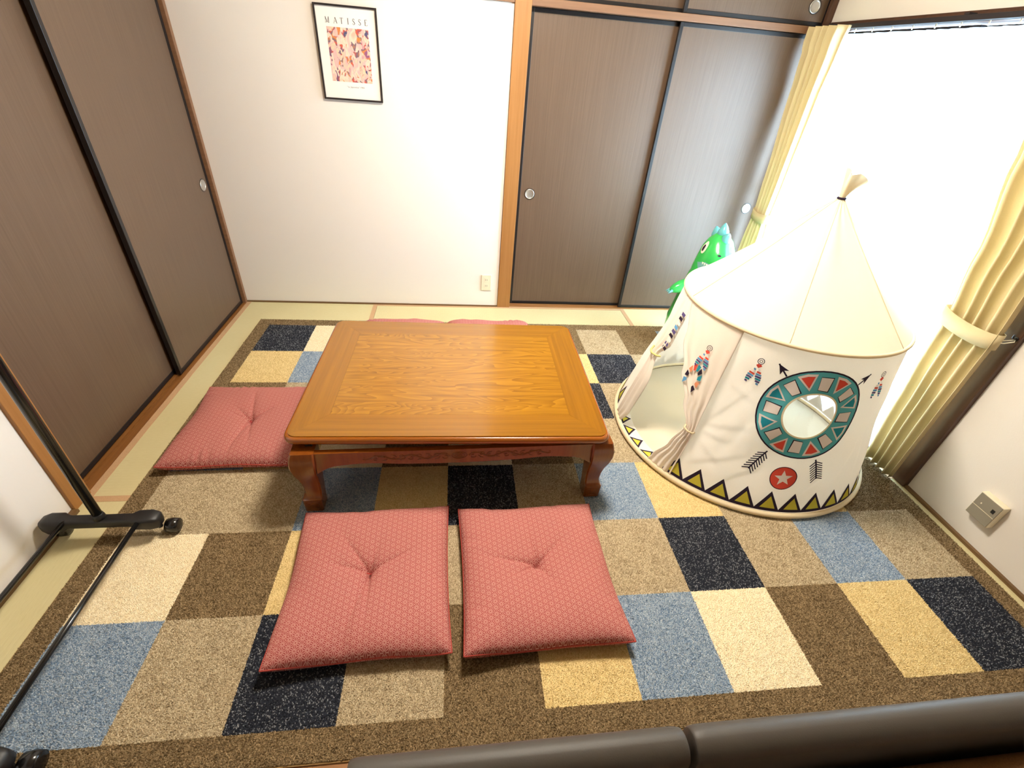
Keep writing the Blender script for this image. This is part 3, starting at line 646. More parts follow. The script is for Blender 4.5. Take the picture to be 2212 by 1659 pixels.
def cushion(loc, rz, label, w_=0.55, d_=0.57, seed=0, lift=(0.03, 0.03), th=0.075, creases=None):
    """zabuton: pillow of two skins meeting at a seam; lift = height of the near / far seam"""
    rr = random.Random(seed); root = empty('floor_cushion', loc, rz, label, 'cushion', 'red patterned floor cushions around the low table')
    cr = creases or [(R(128), 0.19), (R(78), 0.11), (R(24), 0.17), (R(-103), 0.27), (R(168), 0.15), (R(-88), 0.2)]
    n = 104; ph = [rr.uniform(0, 6.28) for _ in range(8)]
    def outline(u, v):
        # pinched corners stick out, sides draw in slightly
        k = 1 - 0.035 * (1 - v * v) ** 1; j = 1 - 0.035 * (1 - u * u)
        return u * w_ / 2 * k, v * d_ / 2 * j
    def seam(u, v):
        return lift[0] * (1 - v) / 2 + lift[1] * (1 + v) / 2 + 0.012 * (u * u * v * v) + 0.004 * math.sin(5 * u + ph[0]) * abs(v) + 0.004 * math.sin(5 * v + ph[1]) * abs(u)
    def puff(u, v):
        a = (1 - abs(u) ** 5.0) * (1 - abs(v) ** 5.0); return max(a, 0) ** 0.45
    def top(u, v):
        x, y = outline(u, v); z = seam(u, v) * (1 - 0.35 * puff(u, v)) + th * puff(u, v); r = math.hypot(x, y)
        z -= 0.012 * math.exp(-(r / 0.020) ** 2) + 0.014 * math.exp(-(r / 0.11) ** 2)
        a = math.atan2(y, x)
        for (ca, L) in cr:
            da = (a - ca + math.pi) % (2 * math.pi) - math.pi
            if abs(da) < 1.2 and r < L: z -= 0.012 * (1 - r / L) * math.exp(-(r * math.sin(da) / 0.0045) ** 2)
            if abs(da) < 1.2 and r < L * 1.4: z -= 0.006 * (1 - r / L / 1.4) * math.exp(-(r * math.sin(da) / 0.022) ** 2)
        e = max(abs(u), abs(v))
        if e > 0.72:   # gathers near the seam
            s = v if abs(u) > abs(v) else u
            z += 0.006 * math.sin(s * 31 + 5 * math.sin(s * 4 + ph[2]) + ph[3]) * max(0, math.sin(s * 6 + ph[4])) * (e - 0.72) / 0.28 * (1 - ((e - 0.72) / 0.28) ** 4)
        z += 0.0022 * math.sin(7 * u + ph[5]) * math.sin(6 * v + ph[6])
        return x, y, z
    def bot(u, v):
        x, y = outline(u, v); s = seam(u, v); p = puff(u, v)
        return x, y, max(0.0, s * (1 - p ** 0.5) )
    g_ = [-1 + 2 * i / n for i in range(n + 1)]
    for nm, fn, rev in (('top_cover', top, False), ('bottom_cover', bot, True)):
        V = [fn(u, v) for v in g_ for u in g_]
        F = [((j*(n+1)+i, j*(n+1)+i+1, (j+1)*(n+1)+i+1, (j+1)*(n+1)+i))[::-1 if rev else 1] for j in range(n) for i in range(n)]
        mobj(nm, V, F, M_CUSH, root, True)
    pts = [top(q, -1) for q in g_] + [top(1, q) for q in g_[1:]] + [top(-q, 1) for q in g_[1:]] + [top(-1, -q) for q in g_[1:]]
    MB().tube(pts, 0.0022, 6).build('seam', M_CSEAM, root, True)
    z0 = top(0, 0)[2]
    MB().tube([(-0.012, 0.004, z0 + 0.0035), (0, 0, z0 + 0.003), (0.012, -0.003, z0 + 0.0035), (0.016, -0.010, z0 + 0.005), (0.012, -0.020, z0 + 0.008), (0.020, -0.032, z0 + 0.014)], 0.0011, 5).build('tuft_thread', M_CTUFT, root)
    return root
RZ = 0.0125
cushion((-0.276, 0.942, RZ), R(1.5), 'red patterned floor cushion in front of the table, on its side nearest the sliding doors', 0.530, 0.560, 1, (0.036, 0.026), 0.066)
cushion((0.289, 0.934, RZ), R(1.2), 'red patterned floor cushion in front of the table, on its side nearest the tent', 0.528, 0.555, 2, (0.036, 0.026), 0.066,
        creases=[(R(168), 0.20), (R(95), 0.13), (R(40), 0.15), (R(205), 0.10), (R(-60), 0.10)])
cushion((-0.915, 1.745, RZ), R(0.5), 'red patterned floor cushion at the table end facing the side sliding doors', 0.565, 0.550, 3, (0.034, 0.030), 0.065,
        creases=[(R(100), 0.20), (R(140), 0.12), (R(40), 0.12), (R(-95), 0.28), (R(-75), 0.2), (R(160), 0.1)])
cushion((-0.310, 2.478, RZ), R(0.4), 'red patterned floor cushion behind the table, nearer the side sliding doors', 0.50, 0.54, 4, (0.030, 0.034), 0.086)
cushion((0.226, 2.480, RZ), R(-0.6), 'red patterned floor cushion behind the table, nearer the closet doors', 0.53, 0.54, 5, (0.030, 0.034), 0.086)

# ------------------------------------------------------------------ teepee play tent
M_TENT = fabric('tent_canvas', (250, 240, 228), 0.30, var=0.03)
M_ROOF = fabric('tent_roof_canvas', (248, 236, 212), 0.42, var=0.03)
M_HOOP = fabric('hoop_sleeve', (240, 222, 186), 0.15, var=0.03)
def ink(name, rgb): return mat('print_' + name, rgb, 0.85, 0.2)
I_DK, I_TEAL, I_TEAL2, I_RED, I_WHITE, I_YEL, I_PURP, I_BLUE, I_OR = (ink('dark', (46, 34, 52)), ink('teal', (92, 182, 192)), ink('deep_teal', (40, 146, 166)), ink('red', (226, 84, 68)), ink('white', (238, 228, 222)),
                                                          ink('olive_yellow', (196, 184, 66)), ink('violet', (90, 80, 130)), ink('blue', (98, 158, 206)), ink('orange', (232, 150, 110)))
tent = empty('play_tent', (1.433, 1.724, 0.0125), 0, 'cream teepee play tent with printed medallion and triangle border', 'tent')
T0, T1 = (0.0, 0.0), (0.022, -0.014); TR0, TR1, TZ0, TZ1 = 0.587, 0.441, 0.012, 0.712
CREASES = [(-143, .30, -121, .36), (-143, .27, -127, .275), (-142, .31, -130, .50), (-138, .50, -125, .455), (-134, .62, -128, .46), (-141, .12, -119, .25), (-127, .10, -112, .21), (-143, .25, -126, .16), (-128, .46, -121, .30), (-96, .08, -84, .20), (-80, .12, -70, .35), (-66, .2, -60, .6)]
def crease(th, z):
    d = 0.0
    for (a0, z0, a1, z1) in CREASES:
        ax, ay, bx_, by = a0 * 0.0095, z0, a1 * 0.0095, z1; px_, py_ = th * 0.0095 - ax, z - ay; vx, vy = bx_ - ax, by - ay
        k = max(0, min(1, (px_ * vx + py_ * vy) / (vx * vx + vy * vy))); e = px_ - k * vx, py_ - k * vy
        sd = (e[0] * vy - e[1] * vx) / math.hypot(vx, vy); r2 = e[0] ** 2 + e[1] ** 2
        d += math.sin(math.pi * min(1, max(0, 0.08 + 0.84 * k))) * (0.0026 * math.exp(-r2 / 0.0075 ** 2) - 0.0026 * math.exp(-r2 / 0.03 ** 2) * math.tanh(sd / 0.012))
    return d
def tsurf(th, z, off=0.0, flat=False):
    """point on the tent wall: th in degrees, z height above the rug, off outward"""
    s = (z - TZ0) / (TZ1 - TZ0); a = R(th)
    cx, cy = T0[0] + (T1[0] - T0[0]) * s, T0[1] + (T1[1] - T0[1]) * s; r = TR0 + (TR1 - TR0) * s
    k = 4 * max(0, min(1, s)) * (1 - max(0, min(1, s)))
    wv = 0 if flat else k * (0.006 * math.sin(a * 5 + z * 7 + 0.6) + 0.004 * math.sin(a * 9 - z * 13) + 0.003 * math.sin(a * 3 + z * 21)
                             + 0.005 * math.exp(-((th + 133 + (z - 0.3) * 55) / 3.2) ** 2) - 0.005 * math.exp(-((th + 127 - (z - 0.3) * 40) / 3.5) ** 2)) - 0.012 * k + (crease(th, z) if -150 < th < -50 else 0)
    r += wv + off
    return (cx + r * math.cos(a), cy + r * math.sin(a), z)
CTH, CZ = -102.3, 0.462        # medallion centre
def tlocal(p, q, th0=CTH, zc=CZ, off=0.0015):
    z = zc + q * 0.98; s = (z - TZ0) / (TZ1 - TZ0); r = TR0 + (TR1 - TR0) * s
    return tsurf(th0 + math.degrees(p / r), z, off)
NB = 316; ths = [-146 + i for i in range(NB + 1)]; zs_ = lsp(TZ0, TZ1, 71)
V = [tsurf(a, z) for z in zs_ for a in ths]; n_ = len(ths); F = []
for j in range(70):
    for i in range(NB):
        c = [(ths[i + a], zs_[j + b2]) for a in (0, 1) for b2 in (0, 1)]
        if all(math.hypot(R(a - CTH) * 0.49, (z - CZ)) < 0.130 for a, z in c): continue
        F.append((j*n_+i, j*n_+i+1, (j+1)*n_+i+1, (j+1)*n_+i))
mobj('wall_panel', V, F, M_TENT, tent, True)
smooth_angle(MB().torus((0, 0, TZ0), TR0 + 0.004, 0.0115, 96, 8).build('base_hoop', M_HOOP, tent), 80)
smooth_angle(MB().torus((T1[0], T1[1], TZ1 + 0.002), TR1 + 0.004, 0.0075, 96, 8).build('upper_hoop', M_HOOP, tent), 80)
mobj('floor_sheet', [(0.58 * math.cos(R(a)), 0.58 * math.sin(R(a)), 0.003) for a in range(0, 360, 5)], [tuple(range(72))], M_ROOF, tent)
# roof cone with gores
AP = (0.040, -0.008, 1.142); V = []; F = []; n_ = 96; ns = 18
for j in range(ns + 1):
    s = j / ns
    for i in range(n_):
        a = 2 * math.pi * i / n_; ridge = math.cos(a * 6 + 0.5)
        r = (TR1 + 0.003) * (1 - s) ** 1.03 + 0.012 * s
        r += -0.020 * math.sin(math.pi * s) * (0.6 - 0.4 * ridge) + 0.006 * math.sin(math.pi * s) * math.sin(a * 11 + s * 5) * s + 0.003 * s * math.cos(a * 16)
        V.append((T1[0] + (AP[0] - T1[0]) * s + r * math.cos(a), T1[1] + (AP[1] - T1[1]) * s + r * math.sin(a), TZ1 + 0.004 + (AP[2] - TZ1 - 0.004) * s))
F = [(j*n_+i, j*n_+(i+1) % n_, (j+1)*n_+(i+1) % n_, (j+1)*n_+i) for j in range(ns) for i in range(n_)]
mobj('roof', V, F, M_ROOF, tent, True)
for k in range(6):      # seams between the gores
    a = (k * 2 * math.pi - 0.5) / 6; pts = []
    for j in range(ns + 1):
        i = round(a / (2 * math.pi) * n_) % n_; p = Vector(V[j * n_ + i]); pts.append(p + Vector((math.cos(a), math.sin(a), 0.4)) * 0.0012)
    MB().tube(pts, 0.0014, 5).build('roof_seam', M_HOOP, tent, True)
MB().torus((AP[0], AP[1], AP[2] + 0.004), 0.0125, 0.0045, 20, 6).build('top_cord', I_DK, tent, True)
V = []; F = []; nn = 40; tops = []
for j in range(9):
    s = j / 8
    for i in range(nn):
        a = 2 * math.pi * i / nn; wob = 1 + 0.25 * math.sin(a * 5 + 1.0) * s
        rx, ry = (0.011 + 0.036 * s ** 1.2) * wob, (0.011 + 0.012 * s) * wob
        V.append((AP[0] + 0.030 * s ** 1.3 + rx * math.cos(a), AP[1] + 0.004 * s + ry * math.sin(a), AP[2] + 0.004 + 0.092 * s - 0.035 * s * s * (math.cos(a) * 0.6 + 0.4) + 0.010 * s * math.sin(3 * a)))
F = [(j*nn+i, j*nn+(i+1) % nn, (j+1)*nn+(i+1) % nn, (j+1)*nn+i) for j in range(8) for i in range(nn)]
mobj('top_tuft', V, F, M_HOOP, tent, True)
# window of clear film
M_FILM = bpy.data.materials.new('clear_film'); M_FILM.use_nodes = True; nt = M_FILM.node_tree; nt.nodes.clear()
o_ = nt.nodes.new('ShaderNodeOutputMaterial'); mx = nt.nodes.new('ShaderNodeMixShader'); tr = nt.nodes.new('ShaderNodeBsdfTransparent'); gl = nt.nodes.new('ShaderNodeBsdfGlossy')
gl.inputs['Roughness'].default_value = 0.08; mx.inputs[0].default_value = 0.22; tr.inputs[0].default_value = (0.97, 0.98, 1, 1)
nt.links.new(tr.outputs[0], mx.inputs[1]); nt.links.new(gl.outputs[0], mx.inputs[2]); nt.links.new(mx.outputs[0], o_.inputs[0])
def conform(name, polys, m, parent, fn, maxlen=0.012):
    bm = bmesh.new()
    for poly in polys:
        vs_ = [bm.verts.new((p[0], p[1], 0)) for p in poly]
        try: bm.faces.new(vs_)
        except ValueError: pass
    bmesh.ops.triangulate(bm, faces=bm.faces[:])
    for _ in range(4):
        es = [e for e in bm.edges if e.calc_length() > maxlen]
        if not es: break
        bmesh.ops.subdivide_edges(bm, edges=es, cuts=1); bmesh.ops.triangulate(bm, faces=[f for f in bm.faces if len(f.verts) > 3])
    for v_ in bm.verts: v_.co = fn(v_.co.x, v_.co.y)
    bmesh.ops.recalc_face_normals(bm, faces=bm.faces)
    me = bpy.data.meshes.new(name); bm.to_mesh(me); bm.free(); me.materials.append(m)
    o = bpy.data.objects.new(name, me); link(o, parent); return o
def ringpoly(r0, r1, n=48):
    out = []
    for k in range(n):
        a, c = 2*math.pi*k/n, 2*math.pi*(k+1)/n
        out.append([(r0*math.cos(a), r0*math.sin(a)), (r1*math.cos(a), r1*math.sin(a)), (r1*math.cos(c), r1*math.sin(c)), (r0*math.cos(c), r0*math.sin(c))])
    return out
def disc(r, n=36): return [[(r*math.cos(2*math.pi*k/n), r*math.sin(2*math.pi*k/n)) for k in range(n)]]
L = lambda o: (lambda p, q: tlocal(p, q, CTH, CZ, o))
med = conform('medallion', ringpoly(0.098, 0.187), I_TEAL, tent, L(0.0016))
conform('medallion_outline', ringpoly(0.1855, 0.1915), I_DK, med, L(0.0020))
conform('window_rim', ringpoly(0.094, 0.101), M_HOOP, med, L(0.0026))
conform('window_film', disc(0.096), M_FILM, tent, L(0.0008))
for k in range(16):
    a = R(90 - k * 22.5); ca, sa = math.cos(a), math.sin(a)
    Pm = lambda r, t_: (r * ca - t_ * sa, r * sa + t_ * ca)
    if k % 2 == 0:
        w0, w1 = (0.014, 0.021) if k % 4 else (0.017, 0.021)
        conform('medallion_bar', [[Pm(0.108, -w0 - 0.004), Pm(0.168, -w1 - 0.003), Pm(0.166, w1 + 0.001), Pm(0.112, w0 + 0.001)]], I_DK, med, L(0.0021))
        conform('medallion_bar', [[Pm(0.112, -w0), Pm(0.165, -w1), Pm(0.164, w1), Pm(0.114, w0)]], I_WHITE, med, L(0.0026))
    else:
        c = I_RED if k in (1, 7, 9, 15) else I_TEAL2
        conform('medallion_triangle', [[Pm(0.112, 0.0), Pm(0.174, -0.034), Pm(0.180, 0.0), Pm(0.174, 0.034)]], I_WHITE, med, L(0.0021))
        conform('medallion_triangle', [[Pm(0.124, 0.0), Pm(0.167, -0.023), Pm(0.171, 0.0), Pm(0.167, 0.023)]], c, med, L(0.0026))
def bar(p, q, wd):
    p, q = Vector(p), Vector(q); d = (q - p).normalized(); nrm = Vector((-d.y, d.x)) * wd / 2
    return [tuple(p + nrm), tuple(p - nrm), tuple(q - nrm), tuple(q + nrm)]
for s in (-1, 1):
    hd = Vector((s * 0.172, 0.180)); d = hd.normalized(); nrm = Vector((-d.y, d.x))
    conform('arrow_head', [bar(d * 0.192, hd, 0.006), [tuple(hd), tuple(hd - d * 0.040 + nrm * 0.017), tuple(hd - d * 0.030), tuple(hd - d * 0.040 - nrm * 0.017)]], I_DK, tent, L(0.0018))
    tl_ = Vector((s * 0.137, -0.278)); d2 = (tl_ - Vector((s * 0.085, -0.165))).normalized(); n2_ = Vector((-d2.y, d2.x)); polys = [bar(tl_ - d2 * 0.105, tl_, 0.006)]
    for k in range(8):
        b0 = tl_ - d2 * (0.094 - k * 0.0125)
        for e in (-1, 1): polys.append(bar(b0, b0 + n2_ * e * 0.024 + d2 * 0.018, 0.0045))
    conform('arrow_tail', polys, I_DK, tent, L(0.0018))
LS = lambda o: (lambda p, q: tlocal(p, q, -101.8, 0.180, o))
st = conform('star_badge', disc(0.0505), I_RED, tent, LS(0.0018)); conform('badge_outline', ringpoly(0.0495, 0.0525, 32), I_DK, st, LS(0.0022))
conform('star', [[((0.036 if k % 2 == 0 else 0.015) * math.cos(R(100 + 36 * k)), (0.036 if k % 2 == 0 else 0.015) * math.sin(R(100 + 36 * k))) for k in range(10)]], I_WHITE, st, LS(0.0024))
def feather(th0, zc, parent, base=0.0016, fn=None, sc=1.0):
    fn = fn or (lambda o: (lambda p, q: tlocal(p * sc, q * sc, th0, zc, o)))
    f = conform('feather_print', ringpoly(0.012, 0.0145, 18) and [[(x, y + 0.045) for x, y in p_] for p_ in ringpoly(0.010, 0.0125, 18)] + [[(x, y + 0.045) for x, y in p_] for p_ in ringpoly(0.004, 0.006, 10)], I_DK, parent, fn(base))
    conform('feather_heart', [[(0, 0.016), (0.011, 0.026), (0.004, 0.034), (0, 0.031), (-0.004, 0.034), (-0.011, 0.026)]], I_RED, f, fn(base))
    cols = [I_BLUE, I_WHITE, I_RED, I_BLUE, I_PURP, I_TEAL2, I_PURP]
    for s in (-1, 1):
        for k in range(7):
            y1 = 0.014 - k * 0.0095; y0 = y1 - 0.0078; cx = s * (0.008 + 0.0022 * k); wd = 0.0115 * math.sin(math.pi * (k + 0.9) / 8.0)
            conform('feather_band', [[(cx - wd, y1), (cx - wd, y0), (cx + wd, y0 - 0.003), (cx + wd, y1 - 0.003)]], cols[(k + (s > 0)) % 7], f, fn(base))
for th0 in (-131.2, -71.2, -30, 20, 75, 130): feather(th0, 0.582, tent)
# printed triangle border along the foot of the wall
tri_d = [[(-0.0505, -0.040), (0.0505, -0.040), (0.0505, -0.033), (-0.002, 0.052), (-0.0505, -0.033)]]; tri_y = [[(-0.029, -0.026), (0.033, -0.026), (0.001, 0.030)]]
k = 0; th0 = -142.9
while th0 < 163:
    fn = (lambda o, a0=th0: (lambda p, q: tlocal(p, q, a0, 0.066, o)))
    tt = conform('border_triangle', tri_d, I_DK, tent, fn(0.0022), 0.014); conform('border_triangle_fill', tri_y, I_YEL, tt, fn(0.0032), 0.014); th0 += 9.72
# doorway: tied-back flaps and threshold strip
def flap(name, tab, nz_, nu, amp, seed, parent, folds=4):
    rr = random.Random(seed); V = []; F = []
    zz = lsp(TZ0 + 0.004, TZ1 - 0.002, nz_)
    for z in zz:
        a0, a1, off, am = interp(tab, z)
        for i in range(nu + 1):
            u = i / nu; f = math.sin(u * folds * 2 * math.pi + seed + 2 * z) * amp * am
            V.append(tsurf(a0 + (a1 - a0) * u, z, off * (0.35 + 0.65 * math.sin(math.pi * (0.15 + 0.85 * (1 - u)))) + f, True))
    F = [(j*(nu+1)+i, j*(nu+1)+i+1, (j+1)*(nu+1)+i+1, (j+1)*(nu+1)+i) for j in range(nz_ - 1) for i in range(nu)]
    o = mobj(name, V, F, M_TENT, parent, True); md = o.modifiers.new('cloth', 'SOLIDIFY'); md.thickness = 0.0012; md.offset = 0; return o
FT = [(0.0, (-157, -143.5, 0.003, 0.5)), (0.05, (-155, -143.5, 0.005, 0.8)), (0.16, (-150.5, -143, 0.010, 1.0)), (0.262, (-147.5, -142.6, 0.012, 0.6)), (0.36, (-154, -143, 0.010, 0.7)), (0.467, (-163, -143.4, 0.007, 0.5)), (0.578, (-172, -143.6, 0.005, 0.3)), (0.72, (-182, -144, 0.002, 0.05))]
rf = flap('door_flap', FT, 44, 40, 0.006, 1, tent)
feather(0, 0, rf, fn=(lambda o: (lambda p, q: tsurf(-154.5 + math.degrees(p / 0.47), 0.560 + q * 0.9, 0.013 + o, True))))
for k in range(9):      # part of a second medallion on the folded flap
    a = R(200 - k * 30); cc = [I_BLUE, I_DK, I_OR, I_RED, I_TEAL2, I_DK, I_TEAL2, I_OR, I_DK][k]
    q0 = [(0.026 * math.cos(a - 0.16), 0.045 * math.sin(a - 0.16)), (0.045 * math.cos(a - 0.2), 0.078 * math.sin(a - 0.2)), (0.045 * math.cos(a + 0.2), 0.078 * math.sin(a + 0.2)), (0.026 * math.cos(a + 0.16), 0.045 * math.sin(a + 0.16))]
    conform('flap_print', [q0], cc, rf, (lambda p, q: tsurf(-155.2 + math.degrees(p * 0.85 / 0.5), 0.455 + q * 0.85, 0.0135, True)))
tie = tsurf(-145, 0.262, 0.020, True)
MB().tube([tsurf(-147.6, 0.268, 0.006, True), tsurf(-147, 0.266, 0.024, True), tsurf(-145, 0.262, 0.030, True), tsurf(-143, 0.258, 0.022, True), tsurf(-142.6, 0.256, 0.004, True)], 0.004, 6).build('flap_tie', M_HOOP, rf, True)
LT = [(0.0, (166, 176, 0.002, 0.4)), (0.10, (167, 180, 0.008, 0.9)), (0.28, (168, 181, 0.012, 1.0)), (0.42, (169, 176.5, 0.014, 0.5)), (0.50, (168, 182, 0.010, 0.8)), (0.60, (168, 181, 0.006, 0.6)), (0.72, (168, 179, 0.001, 0.1))]
lf = flap('door_flap', LT, 36, 24, 0.007, 4, tent, 3)
MB().tube([tsurf(167.5, 0.424, 0.008, True), tsurf(171, 0.420, 0.026, True), tsurf(174, 0.420, 0.030, True), tsurf(177.5, 0.422, 0.016, True), tsurf(178.4, 0.424, 0.0, True)], 0.005, 6).build('flap_tie', mat('tie_yellow', (214, 202, 128), 0.8), lf, True)
for k in range(9):
    z = 0.47 + k * 0.021
    conform('flap_print', [[(-0.020 + 0.004 * (k % 3), 0.0), (0.016, -0.002), (0.018 - 0.004 * (k % 2), 0.012), (-0.014, 0.014)]], [I_DK, I_PURP, I_WHITE, I_DK, I_PURP, I_BLUE, I_WHITE, I_DK, I_PURP][k], lf, (lambda p, q, z=z: tsurf(179.5 + math.degrees(p / 0.47), z + q, 0.014, True)))
def strip(p, q): # threshold band lying just inside the hoop
    th = 192 + math.degrees(p / 0.55); r = 0.579 - q; return (r * math.cos(R(th)), r * math.sin(R(th)), 0.0065)
hw = R(23) * 0.55
ts = conform('threshold', [[(-hw, 0), (hw, 0), (hw, 0.062), (-hw, 0.062)]], M_TENT, tent, strip, 0.03)
for k in range(5):
    p0 = -hw + 0.040 + k * 0.089
    up = lambda o, p0=p0: (lambda p, q: (lambda P_: (P_[0], P_[1], P_[2] + o))(strip(p + p0, q)))
    conform('threshold_triangle', [[(-0.042, 0.006), (0.042, 0.006), (0.0, 0.060)]], I_DK, ts, up(0.0006), 0.02); conform('threshold_triangle_fill', [[(-0.025, 0.014), (0.025, 0.014), (0, 0.044)]], I_YEL, ts, up(0.0012), 0.02)

# ------------------------------------------------------------------ inflatable dinosaur (upright vinyl bag with printed face)
M_DINO = mat('green_vinyl', (52, 182, 84), 0.22, 0.5, coat=0.3)
M_DTEAL = mat('teal_vinyl', (104, 184, 190), 0.22, coat=0.3); M_DEYE = mat('vinyl_cream', (236, 238, 216), 0.3); M_DMOUTH = mat('vinyl_mouth_grey', (104, 158, 156), 0.3); M_DBELLY = mat('vinyl_belly', (222, 232, 200), 0.3)
dino = empty('inflatable_dinosaur', (1.580, 2.600, 0.0145), 0, 'green inflatable toy dinosaur with teal spikes behind the tent', 'toy')
DP = [(0.0, 0.120), (0.02, 0.160), (0.08, 0.178), (0.18, 0.180), (0.32, 0.157), (0.47, 0.127), (0.58, 0.108), (0.65, 0.094), (0.70, 0.070), (0.73, 0.040), (0.742, 0.003)]
FACE = -95.0
def dsurf(ph, z, off=0.0):
    for (z0, r0), (z1, r1) in zip(DP, DP[1:]):
        if z0 <= z <= z1: k = (z - z0) / (z1 - z0); r = r0 + (r1 - r0) * k; break
    else: r = 0.003
    dp = (ph - FACE + 180) % 360 - 180
    r += 0.030 * math.exp(-(dp / 42) ** 2 - ((z - 0.615) / 0.055) ** 2) + 0.004 * math.exp(-((z - 0.50) / 0.012) ** 2) * -1 + off
    a = R(ph); return (r * math.cos(a), r * math.sin(a), z)
zz = [0.0, 0.01, 0.02, 0.04, 0.07] + lsp(0.10, 0.70, 31) + [0.71, 0.72, 0.73, 0.736, 0.742]
rings = [[dsurf(6 * k, z) for k in range(60)] for z in zz]
MB().loft(rings).build('body', M_DINO, dino, True)
def dfn(ph0, z0, off): return lambda p, q: dsurf(ph0 + math.degrees(p / 0.105), z0 + q, off)
conform('belly_print', [[(-0.125, -0.30), (0.125, -0.30), (0.150, -0.10), (0.115, 0.04), (0.06, 0.085), (-0.06, 0.085), (-0.115, 0.04), (-0.150, -0.10)]], M_DBELLY, dino, dfn(FACE, 0.43, 0.0016), 0.02)
conform('mouth_print', [[(-0.145, 0.012), (-0.09, 0.030), (0.0, 0.018), (0.09, 0.030), (0.145, 0.012), (0.11, -0.035), (0.0, -0.055), (-0.11, -0.035)]], M_DMOUTH, dino, dfn(FACE, 0.555, 0.0022), 0.014)
for k in range(17):
    x = -0.104 + k * 0.013; y = 0.026 - 0.010 * (1 - abs(x) / 0.104)
    conform('tooth', [[(x - 0.0062, y), (x + 0.0062, y), (x, y - 0.016)]], M_DEYE, dino, dfn(FACE, 0.555, 0.0032), 0.01)
for s in (-1, 1):
    ep = FACE + s * 80
    e = conform('eye', [[(0.024 * math.cos(a), 0.036 * math.sin(a)) for a in lsp(0, 2 * math.pi, 25)[:-1]]], M_DEYE, dino, dfn(ep, 0.655, 0.0022), 0.012)
    conform('pupil', [[(0.012 * math.cos(a) + s * 0.004, 0.020 * math.sin(a) - 0.004) for a in lsp(0, 2 * math.pi, 19)[:-1]]], I_DK, e, dfn(ep, 0.655, 0.0034), 0.012)
    conform('nostril', [[(0.009 * math.cos(a), 0.005 * math.sin(a)) for a in lsp(0, 2 * math.pi, 13)[:-1]]], I_DK, dino, dfn(FACE + s * 17, 0.640, 0.0022), 0.01)
    o0 = Vector(dsurf(FACE + s * 88, 0.425, -0.03)); dr = Vector((s * 0.93, -0.12, -0.34)).normalized()
    arm = MB().tube([o0 + dr * k for k in (0.0, 0.03, 0.065, 0.10, 0.125, 0.14)], [0.030, 0.037, 0.038, 0.031, 0.020, 0.006], 16).build('arm', M_DINO, dino, True)
    for k in (-1, 0, 1): MB().tube([o0 + dr * 0.128 + Vector((0, k * 0.014, 0)), o0 + dr * 0.156 + Vector((0, k * 0.020, -0.004))], [0.009, 0.002], 8).build('claw', M_DTEAL, arm, True)
for (y, z, h, r, rx) in ((-0.048, 0.712, 0.050, 0.028, 22), (0.0, 0.728, 0.070, 0.034, -4), (0.052, 0.700, 0.068, 0.034, -38), (0.088, 0.630, 0.064, 0.032, -62), (0.106, 0.545, 0.062, 0.032, -74), (0.126, 0.450, 0.060, 0.032, -76), (0.146, 0.350, 0.060, 0.032, -78)):
    s_ = MB().lathe([(r * 0.75, -0.012), (r, 0.006), (r * 0.92, h * 0.35), (r * 0.55, h * 0.72), (r * 0.14, h * 0.97), (0.001, h)], (0, 0, 0), 'Z', 16).build('spike', M_DTEAL, dino, True)
    s_.location = (0, y, z); s_.rotation_euler = (R(rx), 0, 0); s_.scale = (0.95, 1.1, 1)

# ------------------------------------------------------------------ garment rack
M_RACK = mat('black_steel', (22, 21, 22), 0.20, 0.6); M_RACKP = mat('black_plastic', (28, 27, 29), 0.45)
rk = empty('garment_rack', (-1.20, 0.80, 0.0), 0, 'black metal garment rack on casters against the white wall', 'garment rack')
def rb(b, **k): return b
for ye in (0.378, -0.315):
    n_ = 24; rings = []
    for (x, wy, z0, z1) in ((-0.196, 0.010, 0.072, 0.096), (-0.190, 0.022, 0.060, 0.108), (-0.170, 0.030, 0.052, 0.114), (-0.130, 0.029, 0.056, 0.114), (-0.112, 0.020, 0.070, 0.106), (0.085, 0.020, 0.070, 0.106), (0.105, 0.029, 0.062, 0.114), (0.150, 0.030, 0.060, 0.115), (0.172, 0.024, 0.062, 0.108), (0.180, 0.012, 0.070, 0.098)):
        zc_, zh = (z0 + z1) / 2, (z1 - z0) / 2
        ring = []
        for k in range(n_):
            a = 2 * math.pi * k / n_; c, s = math.cos(a), math.sin(a)
            ring.append((x, ye + wy * math.copysign(abs(c) ** 0.5, c), zc_ + zh * math.copysign(abs(s) ** 0.5, s)))
        rings.append(ring)
    ft = smooth_angle(MB().loft(rings).build('foot_bar', M_RACKP, rk), 50)
    for sx in (-1, 1):
        cx = 0.172 if sx > 0 else -0.160
        MB().lathe([(0.008, 0.0), (0.008, -0.022)], (cx - (0.012 if sx > 0 else 0), ye + 0.006, 0.064), 'Z', 10).build('caster_stem', M_RACKP, ft)
        h = MB(); h.lathe([(0.013, -0.021), (0.024, -0.019), (0.0265, 0.0), (0.024, 0.019), (0.013, 0.021)], (cx + (0.026 if sx > 0 else 0), ye + 0.012, 0.0390), 'X', 20)
        h.build('caster_wheel', M_RACK, ft, True)
    MB().lathe([(0.0145, 0.10), (0.0145, 1.62)], (-0.010, ye, 0.0), 'Z', 16).build('upright', M_RACK, rk, True)
    MB().lathe([(0.0185, 0.104), (0.018, 0.116), (0.0160, 0.126), (0.0150, 0.127)], (-0.010, ye, 0.0), 'Z', 16).build('socket', M_RACKP, rk, True)
for x in (-0.118, 0.118):
    MB().tube([(x, -0.315, 0.100), (x, 0.372, 0.100)], 0.0078, 12).build('lower_rail', M_RACK, rk, True)
MB().tube([(-0.010, -0.50, 1.61), (-0.010, 0.42, 1.61)], 0.0135, 14).build('hanging_bar', M_RACK, rk, True)

